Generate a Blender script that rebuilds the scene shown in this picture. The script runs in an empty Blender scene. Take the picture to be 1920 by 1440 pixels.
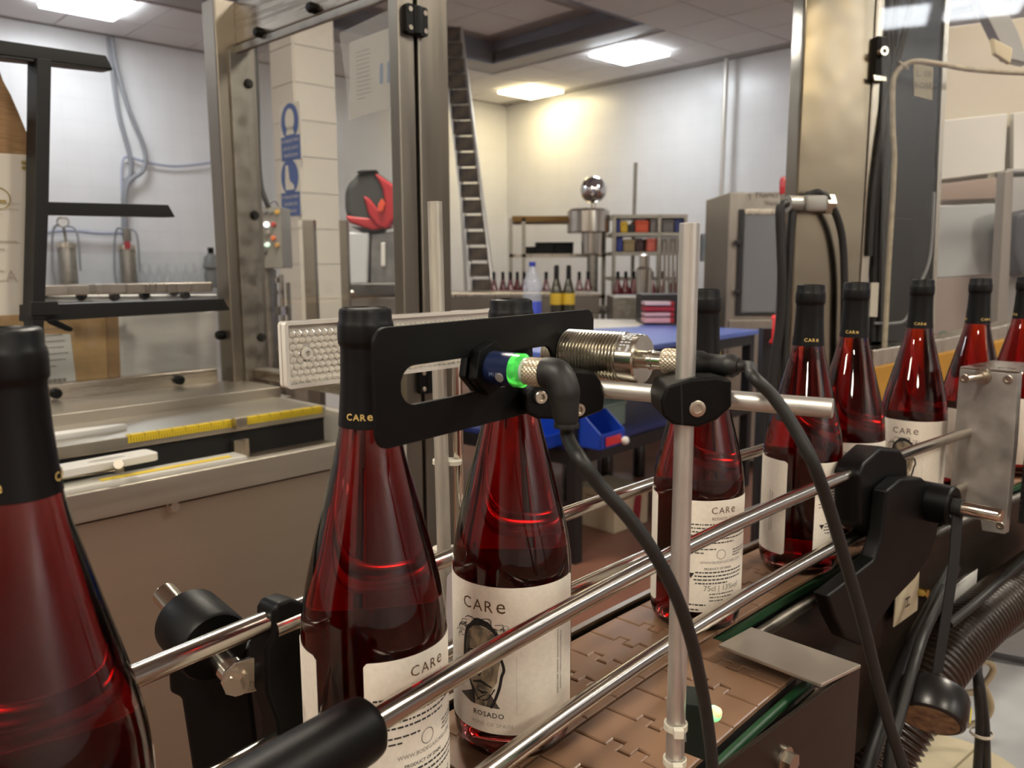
import bpy, bmesh, math, random
import numpy as np
from mathutils import Vector, Matrix

random.seed(7)
sc = bpy.context.scene
COL = sc.collection

# ------------------------------------------------------------------ camera
F_PX, PITCH, ROLL, CAM_Z = 1530.0, math.radians(8.409), math.radians(-0.215), 1.2729
cam_d = bpy.data.cameras.new('camera')
cam = bpy.data.objects.new('camera', cam_d)
COL.objects.link(cam)
cam_d.sensor_fit = 'HORIZONTAL'
cam_d.sensor_width = 36.0
cam_d.lens = F_PX * 36.0 / 1920.0
cam_d.clip_start = 0.02
cam_d.clip_end = 60
cam_d.dof.use_dof = True
cam_d.dof.focus_distance = 0.56
cam_d.dof.aperture_fstop = 13.0
cam.matrix_world = (Matrix.Translation((0, 0, CAM_Z)) @ Matrix.Rotation(math.pi / 2 - PITCH, 4, 'X')
                    @ Matrix.Rotation(ROLL, 4, 'Z'))
sc.camera = cam
sc.view_settings.view_transform = 'Standard'
sc.view_settings.look = 'None'
sc.view_settings.gamma = 1.0
sc.view_settings.exposure = 0.92
sc.view_settings.use_curve_mapping = False

# ------------------------------------------------------------------ world: a dim indoor ambience
w = bpy.data.worlds.new('world')
sc.world = w
w.use_nodes = True
w.node_tree.nodes['Background'].inputs[0].default_value = (0.9, 0.95, 1.0, 1)
w.node_tree.nodes['Background'].inputs[1].default_value = 0.05
sc.cycles.max_bounces = 12
sc.cycles.transmission_bounces = 12
sc.cycles.transparent_max_bounces = 16
sc.cycles.glossy_bounces = 6
sc.cycles.diffuse_bounces = 3
sc.cycles.caustics_reflective = False
sc.cycles.caustics_refractive = True
sc.cycles.blur_glossy = 1.0
sc.cycles.sample_clamp_indirect = 4.0
sc.cycles.use_adaptive_sampling = True
sc.cycles.adaptive_threshold = 0.04

# strength of the ceiling panels (seen ones, plus unseen ones added for light)
PANEL_COOL = ((0.90, 0.95, 1.0), 15.0)
PANEL_WARM = ((1.0, 0.82, 0.46), 11.0)
PANEL_NEUTRAL = ((1.0, 0.91, 0.76), 38.0)

# ------------------------------------------------------------------ geometry of the view: a pixel plus a real distance or height gives a place
def ray(px, py):
    x, y = px - 960.0, py - 720.0
    c, s = math.cos(-ROLL), math.sin(-ROLL)
    x, y = x * c - y * s, x * s + y * c
    return Vector((x / F_PX, math.cos(PITCH) - y / F_PX * math.sin(PITCH), -math.sin(PITCH) - y / F_PX * math.cos(PITCH)))
def atY(px, py, y):
    d = ray(px, py)
    return Vector((0, 0, CAM_Z)) + d * (y / d.y)
def atZ(px, py, z):
    d = ray(px, py)
    return Vector((0, 0, CAM_Z)) + d * ((z - CAM_Z) / d.z)
def to_px(p):
    p = Vector(p)
    z = p.z - CAM_Z
    d = p.y * math.cos(PITCH) - z * math.sin(PITCH)
    u = p.y * math.sin(PITCH) + z * math.cos(PITCH)
    if d <= 0.01:
        return (-9999, -9999)
    return (960 + F_PX * p.x / d, 720 - F_PX * u / d)

# ------------------------------------------------------------------ materials
MATS = {}
def nodes_of(m):
    m.use_nodes = True
    nt = m.node_tree
    return nt, nt.nodes['Principled BSDF']
def srgb(r, g, b):
    f = lambda c: (c / 255.0 / 12.92) if c / 255.0 <= 0.04045 else ((c / 255.0 + 0.055) / 1.055) ** 2.4
    return (f(r), f(g), f(b), 1.0)
def mat(name, col, rough=0.5, metal=0.0, noise=0.0, nscale=(20, 20, 20), bump=0.0, bscale=200.0, rvar=0.0, spec=None, coat=0.0, col2=None, bdist=0.001):
    if name in MATS:
        return MATS[name]
    m = bpy.data.materials.new(name)
    nt, b = nodes_of(m)
    c = srgb(*col)
    b.inputs['Base Color'].default_value = c
    b.inputs['Roughness'].default_value = rough
    b.inputs['Metallic'].default_value = metal
    if spec is not None:
        b.inputs['Specular IOR Level'].default_value = spec
    if coat:
        b.inputs['Coat Weight'].default_value = coat
    tc = nt.nodes.new('ShaderNodeTexCoord')
    if noise or rvar:
        mp = nt.nodes.new('ShaderNodeMapping')
        mp.inputs['Scale'].default_value = nscale
        nt.links.new(tc.outputs['Object'], mp.inputs[0])
        n = nt.nodes.new('ShaderNodeTexNoise')
        n.inputs['Scale'].default_value = 1.0
        n.inputs['Detail'].default_value = 4.0
        nt.links.new(mp.outputs[0], n.inputs['Vector'])
        if noise:
            mx = nt.nodes.new('ShaderNodeMix')
            mx.data_type = 'RGBA'
            mx.inputs[6].default_value = tuple(x * (1 - noise) for x in c[:3]) + (1,)
            mx.inputs[7].default_value = srgb(*col2) if col2 else tuple(min(1, x * (1 + noise)) for x in c[:3]) + (1,)
            rmp = nt.nodes.new('ShaderNodeMapRange')
            rmp.inputs[1].default_value = 0.3
            rmp.inputs[2].default_value = 0.7
            nt.links.new(n.outputs[0], rmp.inputs[0])
            nt.links.new(rmp.outputs[0], mx.inputs[0])
            nt.links.new(mx.outputs[2], b.inputs['Base Color'])
        if rvar:
            mr = nt.nodes.new('ShaderNodeMapRange')
            mr.inputs[1].default_value = 0.3
            mr.inputs[2].default_value = 0.7
            mr.inputs[3].default_value = max(0.02, rough - rvar)
            mr.inputs[4].default_value = min(1, rough + rvar)
            nt.links.new(n.outputs[0], mr.inputs[0])
            nt.links.new(mr.outputs[0], b.inputs['Roughness'])
    if bump:
        n2 = nt.nodes.new('ShaderNodeTexNoise')
        n2.inputs['Scale'].default_value = bscale
        n2.inputs['Detail'].default_value = 3.0
        nt.links.new(tc.outputs['Object'], n2.inputs['Vector'])
        bp = nt.nodes.new('ShaderNodeBump')
        bp.inputs['Strength'].default_value = bump
        bp.inputs['Distance'].default_value = bdist
        nt.links.new(n2.outputs[0], bp.inputs['Height'])
        nt.links.new(bp.outputs[0], b.inputs['Normal'])
    MATS[name] = m
    return m
def emit(name, col, strength):
    if name in MATS:
        return MATS[name]
    m = bpy.data.materials.new(name)
    nt, b = nodes_of(m)
    b.inputs['Base Color'].default_value = (0.8, 0.8, 0.8, 1)
    b.inputs['Emission Color'].default_value = tuple(col) + (1,)
    b.inputs['Emission Strength'].default_value = strength
    MATS[name] = m
    return m
def clear_sheet(name, tint=(1, 1, 1), gloss=0.03, rough=0.02, haze=0.0, haze_col=(0.8, 0.8, 0.8)):
    """thin clear acrylic or film: lets light straight through and mirrors by Fresnel, with a little dust haze"""
    if name in MATS:
        return MATS[name]
    m = bpy.data.materials.new(name)
    m.use_nodes = True
    nt = m.node_tree
    for n in list(nt.nodes):
        nt.nodes.remove(n)
    out = nt.nodes.new('ShaderNodeOutputMaterial')
    tr = nt.nodes.new('ShaderNodeBsdfTransparent')
    tr.inputs[0].default_value = tuple(tint) + (1,)
    gl = nt.nodes.new('ShaderNodeBsdfGlossy')
    gl.inputs['Roughness'].default_value = rough
    fr = nt.nodes.new('ShaderNodeLayerWeight')     # the same from both faces of the thin sheet
    pw = nt.nodes.new('ShaderNodeMath')
    pw.operation = 'POWER'
    pw.inputs[1].default_value = 5.0
    nt.links.new(fr.outputs['Facing'], pw.inputs[0])
    ml = nt.nodes.new('ShaderNodeMath')
    ml.operation = 'MULTIPLY_ADD'
    ml.inputs[1].default_value = 0.8
    ml.inputs[2].default_value = gloss
    nt.links.new(pw.outputs[0], ml.inputs[0])
    mx = nt.nodes.new('ShaderNodeMixShader')
    nt.links.new(ml.outputs[0], mx.inputs[0])
    nt.links.new(tr.outputs[0], mx.inputs[1])
    nt.links.new(gl.outputs[0], mx.inputs[2])
    last = mx
    if haze:
        df = nt.nodes.new('ShaderNodeBsdfDiffuse')
        df.inputs[0].default_value = tuple(haze_col) + (1,)
        mh = nt.nodes.new('ShaderNodeMixShader')
        mh.inputs[0].default_value = haze
        nt.links.new(mx.outputs[0], mh.inputs[1])
        nt.links.new(df.outputs[0], mh.inputs[2])
        last = mh
    nt.links.new(last.outputs[0], out.inputs[0])
    MATS[name] = m
    return m
def glass_mat(name, ior, col=(1, 1, 1), absorb=None, density=0.0, rough=0.0):
    m = bpy.data.materials.new(name)
    m.use_nodes = True
    nt = m.node_tree
    for n in list(nt.nodes):
        nt.nodes.remove(n)
    out = nt.nodes.new('ShaderNodeOutputMaterial')
    g = nt.nodes.new('ShaderNodeBsdfGlass')
    g.inputs['Color'].default_value = tuple(col) + (1,)
    g.inputs['IOR'].default_value = ior
    g.inputs['Roughness'].default_value = rough
    nt.links.new(g.outputs[0], out.inputs[0])
    if absorb:
        a = nt.nodes.new('ShaderNodeVolumeAbsorption')
        a.inputs['Color'].default_value = tuple(absorb) + (1,)
        a.inputs['Density'].default_value = density
        nt.links.new(a.outputs[0], out.inputs['Volume'])
    MATS[name] = m
    return m

BRUSH_V = dict(nscale=(120, 120, 3))
M_STEEL = mat('brushed_steel', (176, 168, 156), 0.30, 1.0, noise=0.10, nscale=(60, 60, 4), rvar=0.08)
M_STEEL_H = mat('brushed_steel_horizontal', (182, 173, 160), 0.27, 1.0, noise=0.08, nscale=(4, 4, 90), rvar=0.07)
M_STEEL_DULL = mat('dull_steel', (150, 145, 136), 0.42, 1.0, noise=0.15, nscale=(30, 30, 30), rvar=0.1)
M_CHROME = mat('polished_rail_steel', (200, 194, 184), 0.19, 1.0, noise=0.02, nscale=(60, 60, 60))
M_BRIGHT = mat('bright_steel', (220, 214, 200), 0.12, 1.0)
M_ALU = mat('satin_aluminium', (205, 202, 196), 0.42, 0.85, noise=0.05, nscale=(60, 60, 60))
M_ALU_BLOCK = mat('milled_aluminium', (170, 166, 160), 0.48, 0.75, noise=0.16, nscale=(40, 40, 40), rvar=0.1, bump=0.15, bscale=300)
M_BLACK = mat('black_plastic', (4, 4, 4), 0.45, 0.0, spec=0.22, bump=0.12, bscale=900)
M_BLACK_MATT = mat('black_coated_metal', (5, 5, 5), 0.45, 0.0, spec=0.25, bump=0.06, bscale=1500)
M_RUBBER = mat('dark_rubber', (24, 24, 23), 0.5, 0.0, noise=0.15, nscale=(200, 200, 200))
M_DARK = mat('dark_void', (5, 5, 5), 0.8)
M_WHITE_P = mat('white_plastic', (222, 220, 214), 0.45)
M_BOLT = mat('bolt_steel', (196, 188, 174), 0.32, 1.0)
M_KNURL = mat('knurled_nickel', (196, 184, 162), 0.42, 0.75)
M_BRASS = mat('nickel_brass', (204, 199, 186), 0.22, 1.0, rvar=0.05, nscale=(100, 100, 100))
M_CARD = mat('brown_cardboard', (188, 150, 98), 0.85, noise=0.08, nscale=(40, 40, 40))

# ------------------------------------------------------------------ mesh building
class MB:
    def __init__(s):
        s.v, s.f = [], []
    def add(s, vs, fs):
        o = len(s.v)
        s.v += [tuple(v) for v in vs]
        s.f += [tuple(i + o for i in f) for f in fs]
        return s
    def box(s, c, size, R=None):
        c = Vector(c)
        hx, hy, hz = size[0] / 2, size[1] / 2, size[2] / 2
        vs = []
        for z in (-hz, hz):
            for x, y in ((-hx, -hy), (hx, -hy), (hx, hy), (-hx, hy)):
                p = Vector((x, y, z))
                vs.append(c + (R @ p if R else p))
        return s.add(vs, [(3, 2, 1, 0), (4, 5, 6, 7), (0, 1, 5, 4), (1, 2, 6, 5), (2, 3, 7, 6), (3, 0, 4, 7)])
    def cyl(s, p0, p1, r0, r1=None, n=24, caps=True):
        p0, p1 = Vector(p0), Vector(p1)
        r1 = r0 if r1 is None else r1
        a = (p1 - p0).normalized()
        t = a.orthogonal().normalized()
        b = a.cross(t)
        vs = []
        for p, r in ((p0, r0), (p1, r1)):
            for i in range(n):
                th = 2 * math.pi * i / n
                vs.append(p + (t * math.cos(th) + b * math.sin(th)) * r)
        fs = [(i, (i + 1) % n, n + (i + 1) % n, n + i) for i in range(n)]
        if caps:
            fs += [tuple(range(n - 1, -1, -1)), tuple(range(n, 2 * n))]
        return s.add(vs, fs)
    def tube(s, pts, r, n=12, caps=True):
        pts = [Vector(p) for p in pts]
        rs = r if isinstance(r, (list, tuple)) else [r] * len(pts)
        t = None
        vs = []
        for i, p in enumerate(pts):
            a = (pts[min(i + 1, len(pts) - 1)] - pts[max(i - 1, 0)]).normalized()
            if t is None:
                t = a.orthogonal().normalized()
            else:
                t = (t - a * t.dot(a)).normalized()
            b = a.cross(t)
            for k in range(n):
                th = 2 * math.pi * k / n
                vs.append(p + (t * math.cos(th) + b * math.sin(th)) * rs[i])
        fs = []
        for i in range(len(pts) - 1):
            for k in range(n):
                k2 = (k + 1) % n
                fs.append((i * n + k, i * n + k2, (i + 1) * n + k2, (i + 1) * n + k))
        if caps:
            m = (len(pts) - 1) * n
            fs += [tuple(range(n - 1, -1, -1)), tuple(range(m, m + n))]
        return s.add(vs, fs)
    def lathe(s, prof, n=48, c=(0, 0, 0), axis=None, up=None):
        """prof = [(r, h)]; turned about `axis` through c (default z)"""
        c = Vector(c)
        a = Vector(axis).normalized() if axis else Vector((0, 0, 1))
        t = a.orthogonal().normalized() if axis else Vector((1, 0, 0))
        b = a.cross(t)
        vs, fs, rows = [], [], []
        for r, h in prof:
            if r < 1e-6:
                rows.append([len(vs)])
                vs.append(c + a * h)
            else:
                row = []
                for i in range(n):
                    th = 2 * math.pi * i / n
                    row.append(len(vs))
                    vs.append(c + a * h + (t * math.cos(th) + b * math.sin(th)) * r)
                rows.append(row)
        for A, B in zip(rows[:-1], rows[1:]):
            for i in range(n):
                j = (i + 1) % n
                if len(A) == 1 and len(B) == 1:
                    break
                if len(A) == 1:
                    fs.append((A[0], B[j], B[i]))
                elif len(B) == 1:
                    fs.append((A[i], A[j], B[0]))
                else:
                    fs.append((A[i], A[j], B[j], B[i]))
        return s.add(vs, fs)
    def prism(s, poly, o, ex, ey, depth):
        """2-d outline `poly` in the plane (o, ex, ey), given thickness `depth` along ex x ey, centred"""
        o, ex, ey = Vector(o), Vector(ex).normalized(), Vector(ey).normalized()
        ez = ex.cross(ey)
        n = len(poly)
        vs = [o + ex * x + ey * y - ez * depth / 2 for x, y in poly] + [o + ex * x + ey * y + ez * depth / 2 for x, y in poly]
        fs = [tuple(range(n - 1, -1, -1)), tuple(range(n, 2 * n))]
        fs += [(i, (i + 1) % n, n + (i + 1) % n, n + i) for i in range(n)]
        return s.add(vs, fs)
    def prism_hole(s, outer, inner, o, ex, ey, depth):
        """plate with one hole; outer and inner have the same number of points, in matching order"""
        o, ex, ey = Vector(o), Vector(ex).normalized(), Vector(ey).normalized()
        ez = ex.cross(ey)
        n = len(outer)
        P = lambda q, d: o + ex * q[0] + ey * q[1] + ez * d
        h = depth / 2
        vs = [P(q, -h) for q in outer] + [P(q, h) for q in outer] + [P(q, -h) for q in inner] + [P(q, h) for q in inner]
        fs = []
        for i in range(n):
            j = (i + 1) % n
            fs += [(i, j, n + j, n + i), (2 * n + j, 2 * n + i, 3 * n + i, 3 * n + j),
                   (n + i, n + j, 3 * n + j, 3 * n + i), (j, i, 2 * n + i, 2 * n + j)]
        return s.add(vs, fs)
    def sphere(s, c, r, n=24, m=14, sc=(1, 1, 1)):
        prof = [(abs(r * math.sin(math.pi * i / m)) if 0 < i < m else 0, -r * math.cos(math.pi * i / m)) for i in range(m + 1)]
        k = len(s.v)
        s.lathe(prof, n)
        for i in range(k, len(s.v)):
            v = s.v[i]
            s.v[i] = (v[0] * sc[0] + c[0], v[1] * sc[1] + c[1], v[2] * sc[2] + c[2])
        return s
    def build(s, name, m, parent=None, smooth=35, bevel=0, seg=2, loc=None):
        me = bpy.data.meshes.new(name)
        vs = s.v
        if loc is not None:
            L = Vector(loc)
            vs = [tuple(Vector(v) - L) for v in vs]
        me.from_pydata(vs, [], s.f)
        me.validate()
        bm = bmesh.new()
        bm.from_mesh(me)
        bmesh.ops.recalc_face_normals(bm, faces=bm.faces)
        if bevel:
            es = [e for e in bm.edges if len(e.link_faces) == 2 and e.calc_face_angle(0) > math.radians(40)]
            bmesh.ops.bevel(bm, geom=es, offset=bevel, segments=seg, profile=0.5, affect='EDGES', clamp_overlap=True)
        bm.to_mesh(me)
        bm.free()
        if smooth:
            me.polygons.foreach_set('use_smooth', [True] * len(me.polygons))
            me.set_sharp_from_angle(angle=math.radians(smooth))
        me.materials.append(m)
        ob = bpy.data.objects.new(name, me)
        COL.objects.link(ob)
        if loc is not None:
            ob.location = loc
        if bevel and smooth:
            wn = ob.modifiers.new('weighted_normals', 'WEIGHTED_NORMAL')
            wn.keep_sharp = True
            wn.weight = 100
        if parent:
            put_in(ob, parent)
        return ob
def put_in(ob, parent):
    """parent keeping the world place"""
    ob.parent = parent
    ob.matrix_parent_inverse = world_of(parent).inverted()
def world_of(o):
    m = o.matrix_basis.copy()
    if o.parent:
        m = world_of(o.parent) @ o.matrix_parent_inverse @ m
    return m
def empty(name, loc=(0, 0, 0), rz=0.0):
    o = bpy.data.objects.new(name, None)
    COL.objects.link(o)
    o.location = loc
    o.rotation_euler = (0, 0, rz)
    o.empty_display_size = 0.05
    return o
def tag(o, label, cat, group=None, kind=None):
    o['label'] = label
    o['category'] = cat
    if group:
        o['group'] = group
    if kind:
        o['kind'] = kind
    return o
def thing(name, label, cat, loc=(0, 0, 0), group=None):
    return tag(empty(name, loc), label, cat, group)
def struct(o):
    o['kind'] = 'structure'
    return o
def copy_tree(o, parent=None):
    c = o.copy()
    COL.objects.link(c)
    c.parent = parent
    for ch in list(o.children):
        copy_tree(ch, c)
    return c
def catmull(pts, k=10):
    pts = [Vector(p) for p in pts]
    P = [pts[0] * 2 - pts[1]] + pts + [pts[-1] * 2 - pts[-2]]
    out = []
    for i in range(1, len(P) - 2):
        for j in range(k):
            t = j / k
            a, b, c, d = P[i - 1], P[i], P[i + 1], P[i + 2]
            out.append(0.5 * ((2 * b) + (c - a) * t + (2 * a - 5 * b + 4 * c - d) * t * t + (3 * b - a - 3 * c + d) * t ** 3))
    out.append(pts[-1])
    return out
def cable(name, pts, r, m, label=None, cat='cable', parent=None, group=None, n=10, k=10):
    P = catmull(pts, k)
    o = MB().tube(P, r, n).build(name, m, parent, 60, loc=None if parent else P[-1])
    if label:
        tag(o, label, cat, group)
    return o
def rrect(wd, ht, r, k=6):
    out = []
    for cx, cy, a0 in ((wd / 2 - r, ht / 2 - r, 0), (-wd / 2 + r, ht / 2 - r, 90), (-wd / 2 + r, -ht / 2 + r, 180), (wd / 2 - r, -ht / 2 + r, 270)):
        for i in range(k + 1):
            a = math.radians(a0 + 90 * i / k)
            out.append((cx + r * math.cos(a), cy + r * math.sin(a)))
    return out
def circ(r, n, a0=0.0):
    return [(r * math.cos(a0 + 2 * math.pi * i / n), r * math.sin(a0 + 2 * math.pi * i / n)) for i in range(n)]
def frame_from(ax):
    """rotation whose x axis is the horizontal direction ax (z up)"""
    a = math.atan2(ax[1], ax[0])
    return Matrix.Rotation(a, 3, 'Z')
def dir_deg(t):
    """horizontal direction, degrees to the right of straight ahead"""
    t = math.radians(t)
    return Vector((math.sin(t), math.cos(t), 0))
def hexbolt(parent, p, axis, r, h, name='bolt', socket=False, m=None):
    """bolt head proud of the surface at p, pointing along axis"""
    axis = Vector(axis).normalized()
    t = axis.orthogonal().normalized()
    b = axis.cross(t)
    mb = MB()
    if socket:
        n = 12
        P = Vector(p)
        mb.lathe([(0, 0), (r, 0), (r, h * 0.85), (r * 0.9, h), (r * 0.55, h), (r * 0.5, h * 0.35), (0, h * 0.35)], n * 2, P, axis)
    else:
        mb.lathe([(0, 0), (r * 1.3, 0), (r * 1.3, h * 0.25), (r * 0.9, h * 0.25)], 20, p, axis)
        mb.prism(circ(r, 6), Vector(p) + axis * h * 0.6, t, b, h * 0.8)
    return mb.build(name, m or M_BOLT, parent, 30)

# ------------------------------------------------------------------ text and drawn marks, laid out flat in metres
_TXT = {}
def text2d(s, size, align='CENTER', spacing=1.0, bold=0.0):
    key = (s, size, align, spacing, bold)
    if key in _TXT:
        return _TXT[key]
    cu = bpy.data.curves.new('t', 'FONT')
    cu.body = s
    cu.size = size
    cu.align_x = align
    cu.space_character = spacing
    cu.offset = bold
    cu.resolution_u = 2
    ob = bpy.data.objects.new('t', cu)
    COL.objects.link(ob)
    dg = bpy.context.evaluated_depsgraph_get()
    me = bpy.data.meshes.new_from_object(ob.evaluated_get(dg))
    vs = [(v.co.x, v.co.y) for v in me.vertices]
    fs = [tuple(p.vertices) for p in me.polygons]
    bpy.data.objects.remove(ob)
    bpy.data.curves.remove(cu)
    bpy.data.meshes.remove(me)
    _TXT[key] = (vs, fs)
    return vs, fs
class Flat:
    """2-d marks on a sheet: strokes, filled outlines, bars and text"""
    def __init__(s):
        s.v, s.f = [], []
    def add(s, vs, fs, dx=0, dy=0):
        o = len(s.v)
        s.v += [(x + dx, y + dy) for x, y in vs]
        s.f += [tuple(i + o for i in f) for f in fs]
        return s
    def text(s, t, size, x, y, **k):
        vs, fs = text2d(t, size, **k)
        return s.add(vs, fs, x, y)
    def vtext(s, t, size, x, y, **k):
        vs, fs = text2d(t, size, **k)
        return s.add([(-b, a) for a, b in vs], fs, x, y)
    def bar(s, x, y, wd, ht):
        return s.add([(x, y), (x + wd, y), (x + wd, y + ht), (x, y + ht)], [(0, 1, 2, 3)])
    def line(s, pts, wd):
        n = len(pts)
        ws = wd if isinstance(wd, (list, tuple)) else [wd] * n
        vs = []
        for i, (x, y) in enumerate(pts):
            a, b = pts[max(i - 1, 0)], pts[min(i + 1, n - 1)]
            dx, dy = b[0] - a[0], b[1] - a[1]
            L = math.hypot(dx, dy) or 1
            nx, ny = -dy / L * ws[i] / 2, dx / L * ws[i] / 2
            vs += [(x + nx, y + ny), (x - nx, y - ny)]
        return s.add(vs, [(2 * i, 2 * i + 1, 2 * i + 3, 2 * i + 2) for i in range(n - 1)])
    def curve(s, pts, wd, k=5):
        P = catmull([(x, y, 0) for x, y in pts], k)
        if isinstance(wd, (list, tuple)):
            m = len(P)
            ws = [wd[min(int(i / k), len(wd) - 1)] for i in range(m)]
        else:
            ws = wd
        return s.line([(p.x, p.y) for p in P], ws)
    def fill(s, pts):
        return s.add(pts, [tuple(range(len(pts)))])
    def scribble(s, x, y, wd, ht, n, lw, seed=1, col=None):
        """lines of small unreadable print: short dashes of uneven length"""
        rnd = random.Random(seed)
        for i in range(n):
            yy = y - i * ht
            xx = x + rnd.uniform(0, wd * .04)
            end = x + wd * (rnd.uniform(.86, 1.0) if i < n - 1 else rnd.uniform(.4, .8))
            while xx < end:
                l = rnd.uniform(.0012, .0042)
                s.bar(xx, yy, min(l, end - xx), lw)
                xx += l + .0007
        return s
    def to_mesh(s, name, fn, m, parent, maxlen=None):
        """fn maps (x, y) to a place; long edges are split so the marks bend with the sheet"""
        me = bpy.data.meshes.new(name)
        me.from_pydata([(x, y, 0) for x, y in s.v], [], s.f)
        bm = bmesh.new()
        bm.from_mesh(me)
        if maxlen:
            bmesh.ops.triangulate(bm, faces=[f for f in bm.faces if len(f.verts) > 4])
            for _ in range(4):
                es = [e for e in bm.edges if e.calc_length() > maxlen]
                if not es:
                    break
                bmesh.ops.subdivide_edges(bm, edges=es, cuts=1)
                bmesh.ops.triangulate(bm, faces=[f for f in bm.faces if len(f.verts) > 4])
        for v in bm.verts:
            v.co = Vector(fn(v.co.x, v.co.y))
        bm.to_mesh(me)
        bm.free()
        me.materials.append(m)
        o = bpy.data.objects.new(name, me)
        COL.objects.link(o)
        if parent:
            put_in(o, parent)
        return o
def on_plane(o, ex, ey, lift=0.0006):
    o, ex, ey = Vector(o), Vector(ex).normalized(), Vector(ey).normalized()
    n = ex.cross(ey)
    return lambda x, y: o + ex * x + ey * y + n * lift

# ================================================================== THE ROOM
CEIL = 3.40
C0 = Vector((-0.059, 11.631, 0))
_t = math.radians(46.5)
U = Vector((math.sin(_t), math.cos(_t), 0))
V = Vector((-math.cos(_t), math.sin(_t), 0))
R_ROOM = frame_from(U)
def W(a, b, z=0.0):
    """a metres out from the right-hand wall, b metres out from the left-hand wall"""
    p = C0 - U * a - V * b
    return Vector((p.x, p.y, z))
def hit(px, py, o, n):
    d = ray(px, py)
    o, n = Vector(o), Vector(n)
    c = Vector((0, 0, CAM_Z))
    return c + d * ((o - c).dot(n) / d.dot(n))
def on_left(px, py, off=0.02):
    return hit(px, py, W(0, off), V)
def on_right(px, py, off=0.02):
    return hit(px, py, W(off, 0), U)

M_WALL = mat('white_wall_tile', (226, 226, 226), 0.28, noise=0.03, nscale=(3, 3, 3), spec=0.45)
M_JOINT = mat('wall_joint', (212, 212, 213), 0.6)
M_PILLAR = mat('cream_pillar_tile', (214, 206, 190), 0.3, noise=0.03, nscale=(3, 3, 3))
M_TILE = mat('ceiling_tile_board', (228, 226, 224), 0.85, bump=0.15, bscale=120)
M_GRID = mat('ceiling_grid', (170, 168, 166), 0.6)
M_SOFFIT = mat('bulkhead_board', (150, 156, 168), 0.8)
M_FLOOR = mat('red_brown_floor', (120, 80, 64), 0.45, noise=0.14, nscale=(3, 3, 3), rvar=0.08)

SPAN = 15.0
o = MB().box(W(SPAN / 2, SPAN / 2, -0.05), (SPAN + .4, SPAN + .4, 0.1), R_ROOM).build('floor', M_FLOOR, smooth=0)
struct(o)
def tiled_wall(name, p0, along, inward, length, tile=0.2):
    wall = MB().box(p0 + along * length / 2 - inward * 0.05 + Vector((0, 0, 1.85)), (length, 0.1, 3.7), frame_from(along)).build(name, M_JOINT, smooth=0)
    struct(wall)
    mb = MB()
    n, m = int(length / tile), int(CEIL / tile)
    g = 0.0009
    for i in range(n):
        for j in range(m):
            q = [p0 + along * (i * tile + sx * g + (1 - sx) * 0 if False else i * tile + (g if sx < 0 else tile - g)) + Vector((0, 0, j * tile + (g if sz < 0 else tile - g))) + inward * 0.0025
                 for sx, sz in ((-1, -1), (1, -1), (1, 1), (-1, 1))]
            mb.add(q, [(0, 1, 2, 3)])
    t = mb.build('tile_field', M_WALL, wall, smooth=0)
    t['kind'] = 'stuff'
    return wall
tiled_wall('wall_left', W(0, 0), -U, -V, SPAN)
tiled_wall('wall_right', W(0, 0), -V, -U, SPAN)
for nm, p, al in (('wall_near_left', W(SPAN, SPAN / 2, 1.7), V), ('wall_near_right', W(SPAN / 2, SPAN, 1.7), U)):
    struct(MB().box(p, (SPAN + .2, .1, 3.7), frame_from(al)).build(nm, M_WALL, smooth=0))

# ceiling: slab with a raised recess, hung with board tiles
RA, RB0, RB1, RZ = 1.80, 1.70, 3.68, 3.60
mb = MB()
for a0, a1, b0, b1 in ((0, RA, 0, SPAN), (RA, SPAN, 0, RB0), (RA, SPAN, RB1, SPAN)):
    mb.box(W((a0 + a1) / 2, (b0 + b1) / 2, CEIL + .06), (a1 - a0, b1 - b0, .1), R_ROOM)
mb.box(W((RA + SPAN) / 2, (RB0 + RB1) / 2, RZ + .06), (SPAN - RA + .2, RB1 - RB0 + .2, .1), R_ROOM)
ceiling = struct(mb.build('ceiling', M_GRID, smooth=0))
mb = MB()
mb.box(W(RA - .01, (RB0 + RB1) / 2, (CEIL + RZ) / 2), (.02, RB1 - RB0 + .04, RZ - CEIL + .02), R_ROOM)
for b in (RB0 - .01, RB1 + .01):
    mb.box(W((RA + SPAN) / 2, b, (CEIL + RZ) / 2), (SPAN - RA, .02, RZ - CEIL + .02), R_ROOM)
struct(mb.build('trim_1', M_SOFFIT, smooth=0))
mb = MB().box((0, 0, 0), (.585, .585, .014), R_ROOM)
tile0 = None
A0, B0 = 0.24, 0.10
cells = []
for i in range(-1, 24):
    for j in range(-1, 24):
        a, b = A0 + .6 * i + .3, B0 + .6 * j + .3
        if a < .2 or b < .3:
            continue
        rec = RB0 + .3 < b < RB1 - .3 and a > RA + .3
        low = a < RA - .3 or b < RB0 - .28 or b > RB1 + .3
        if not (rec or low):
            continue
        z = (RZ if rec else CEIL)
        p = W(a, b, z + .004)
        x, y = to_px(p)
        if -260 < x < 2180 and -300 < y < 700 and p.y > 2.0:
            cells.append((p, rec))
cells.sort(key=lambda c: c[0].length)
for p, rec in cells[:300]:
    if tile0 is None:
        tile0 = mb.build('tile', M_TILE, None, smooth=0)
        t = tile0
    else:
        t = tile0.copy()
        COL.objects.link(t)
    t.location = p
    t.parent = ceiling

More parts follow.
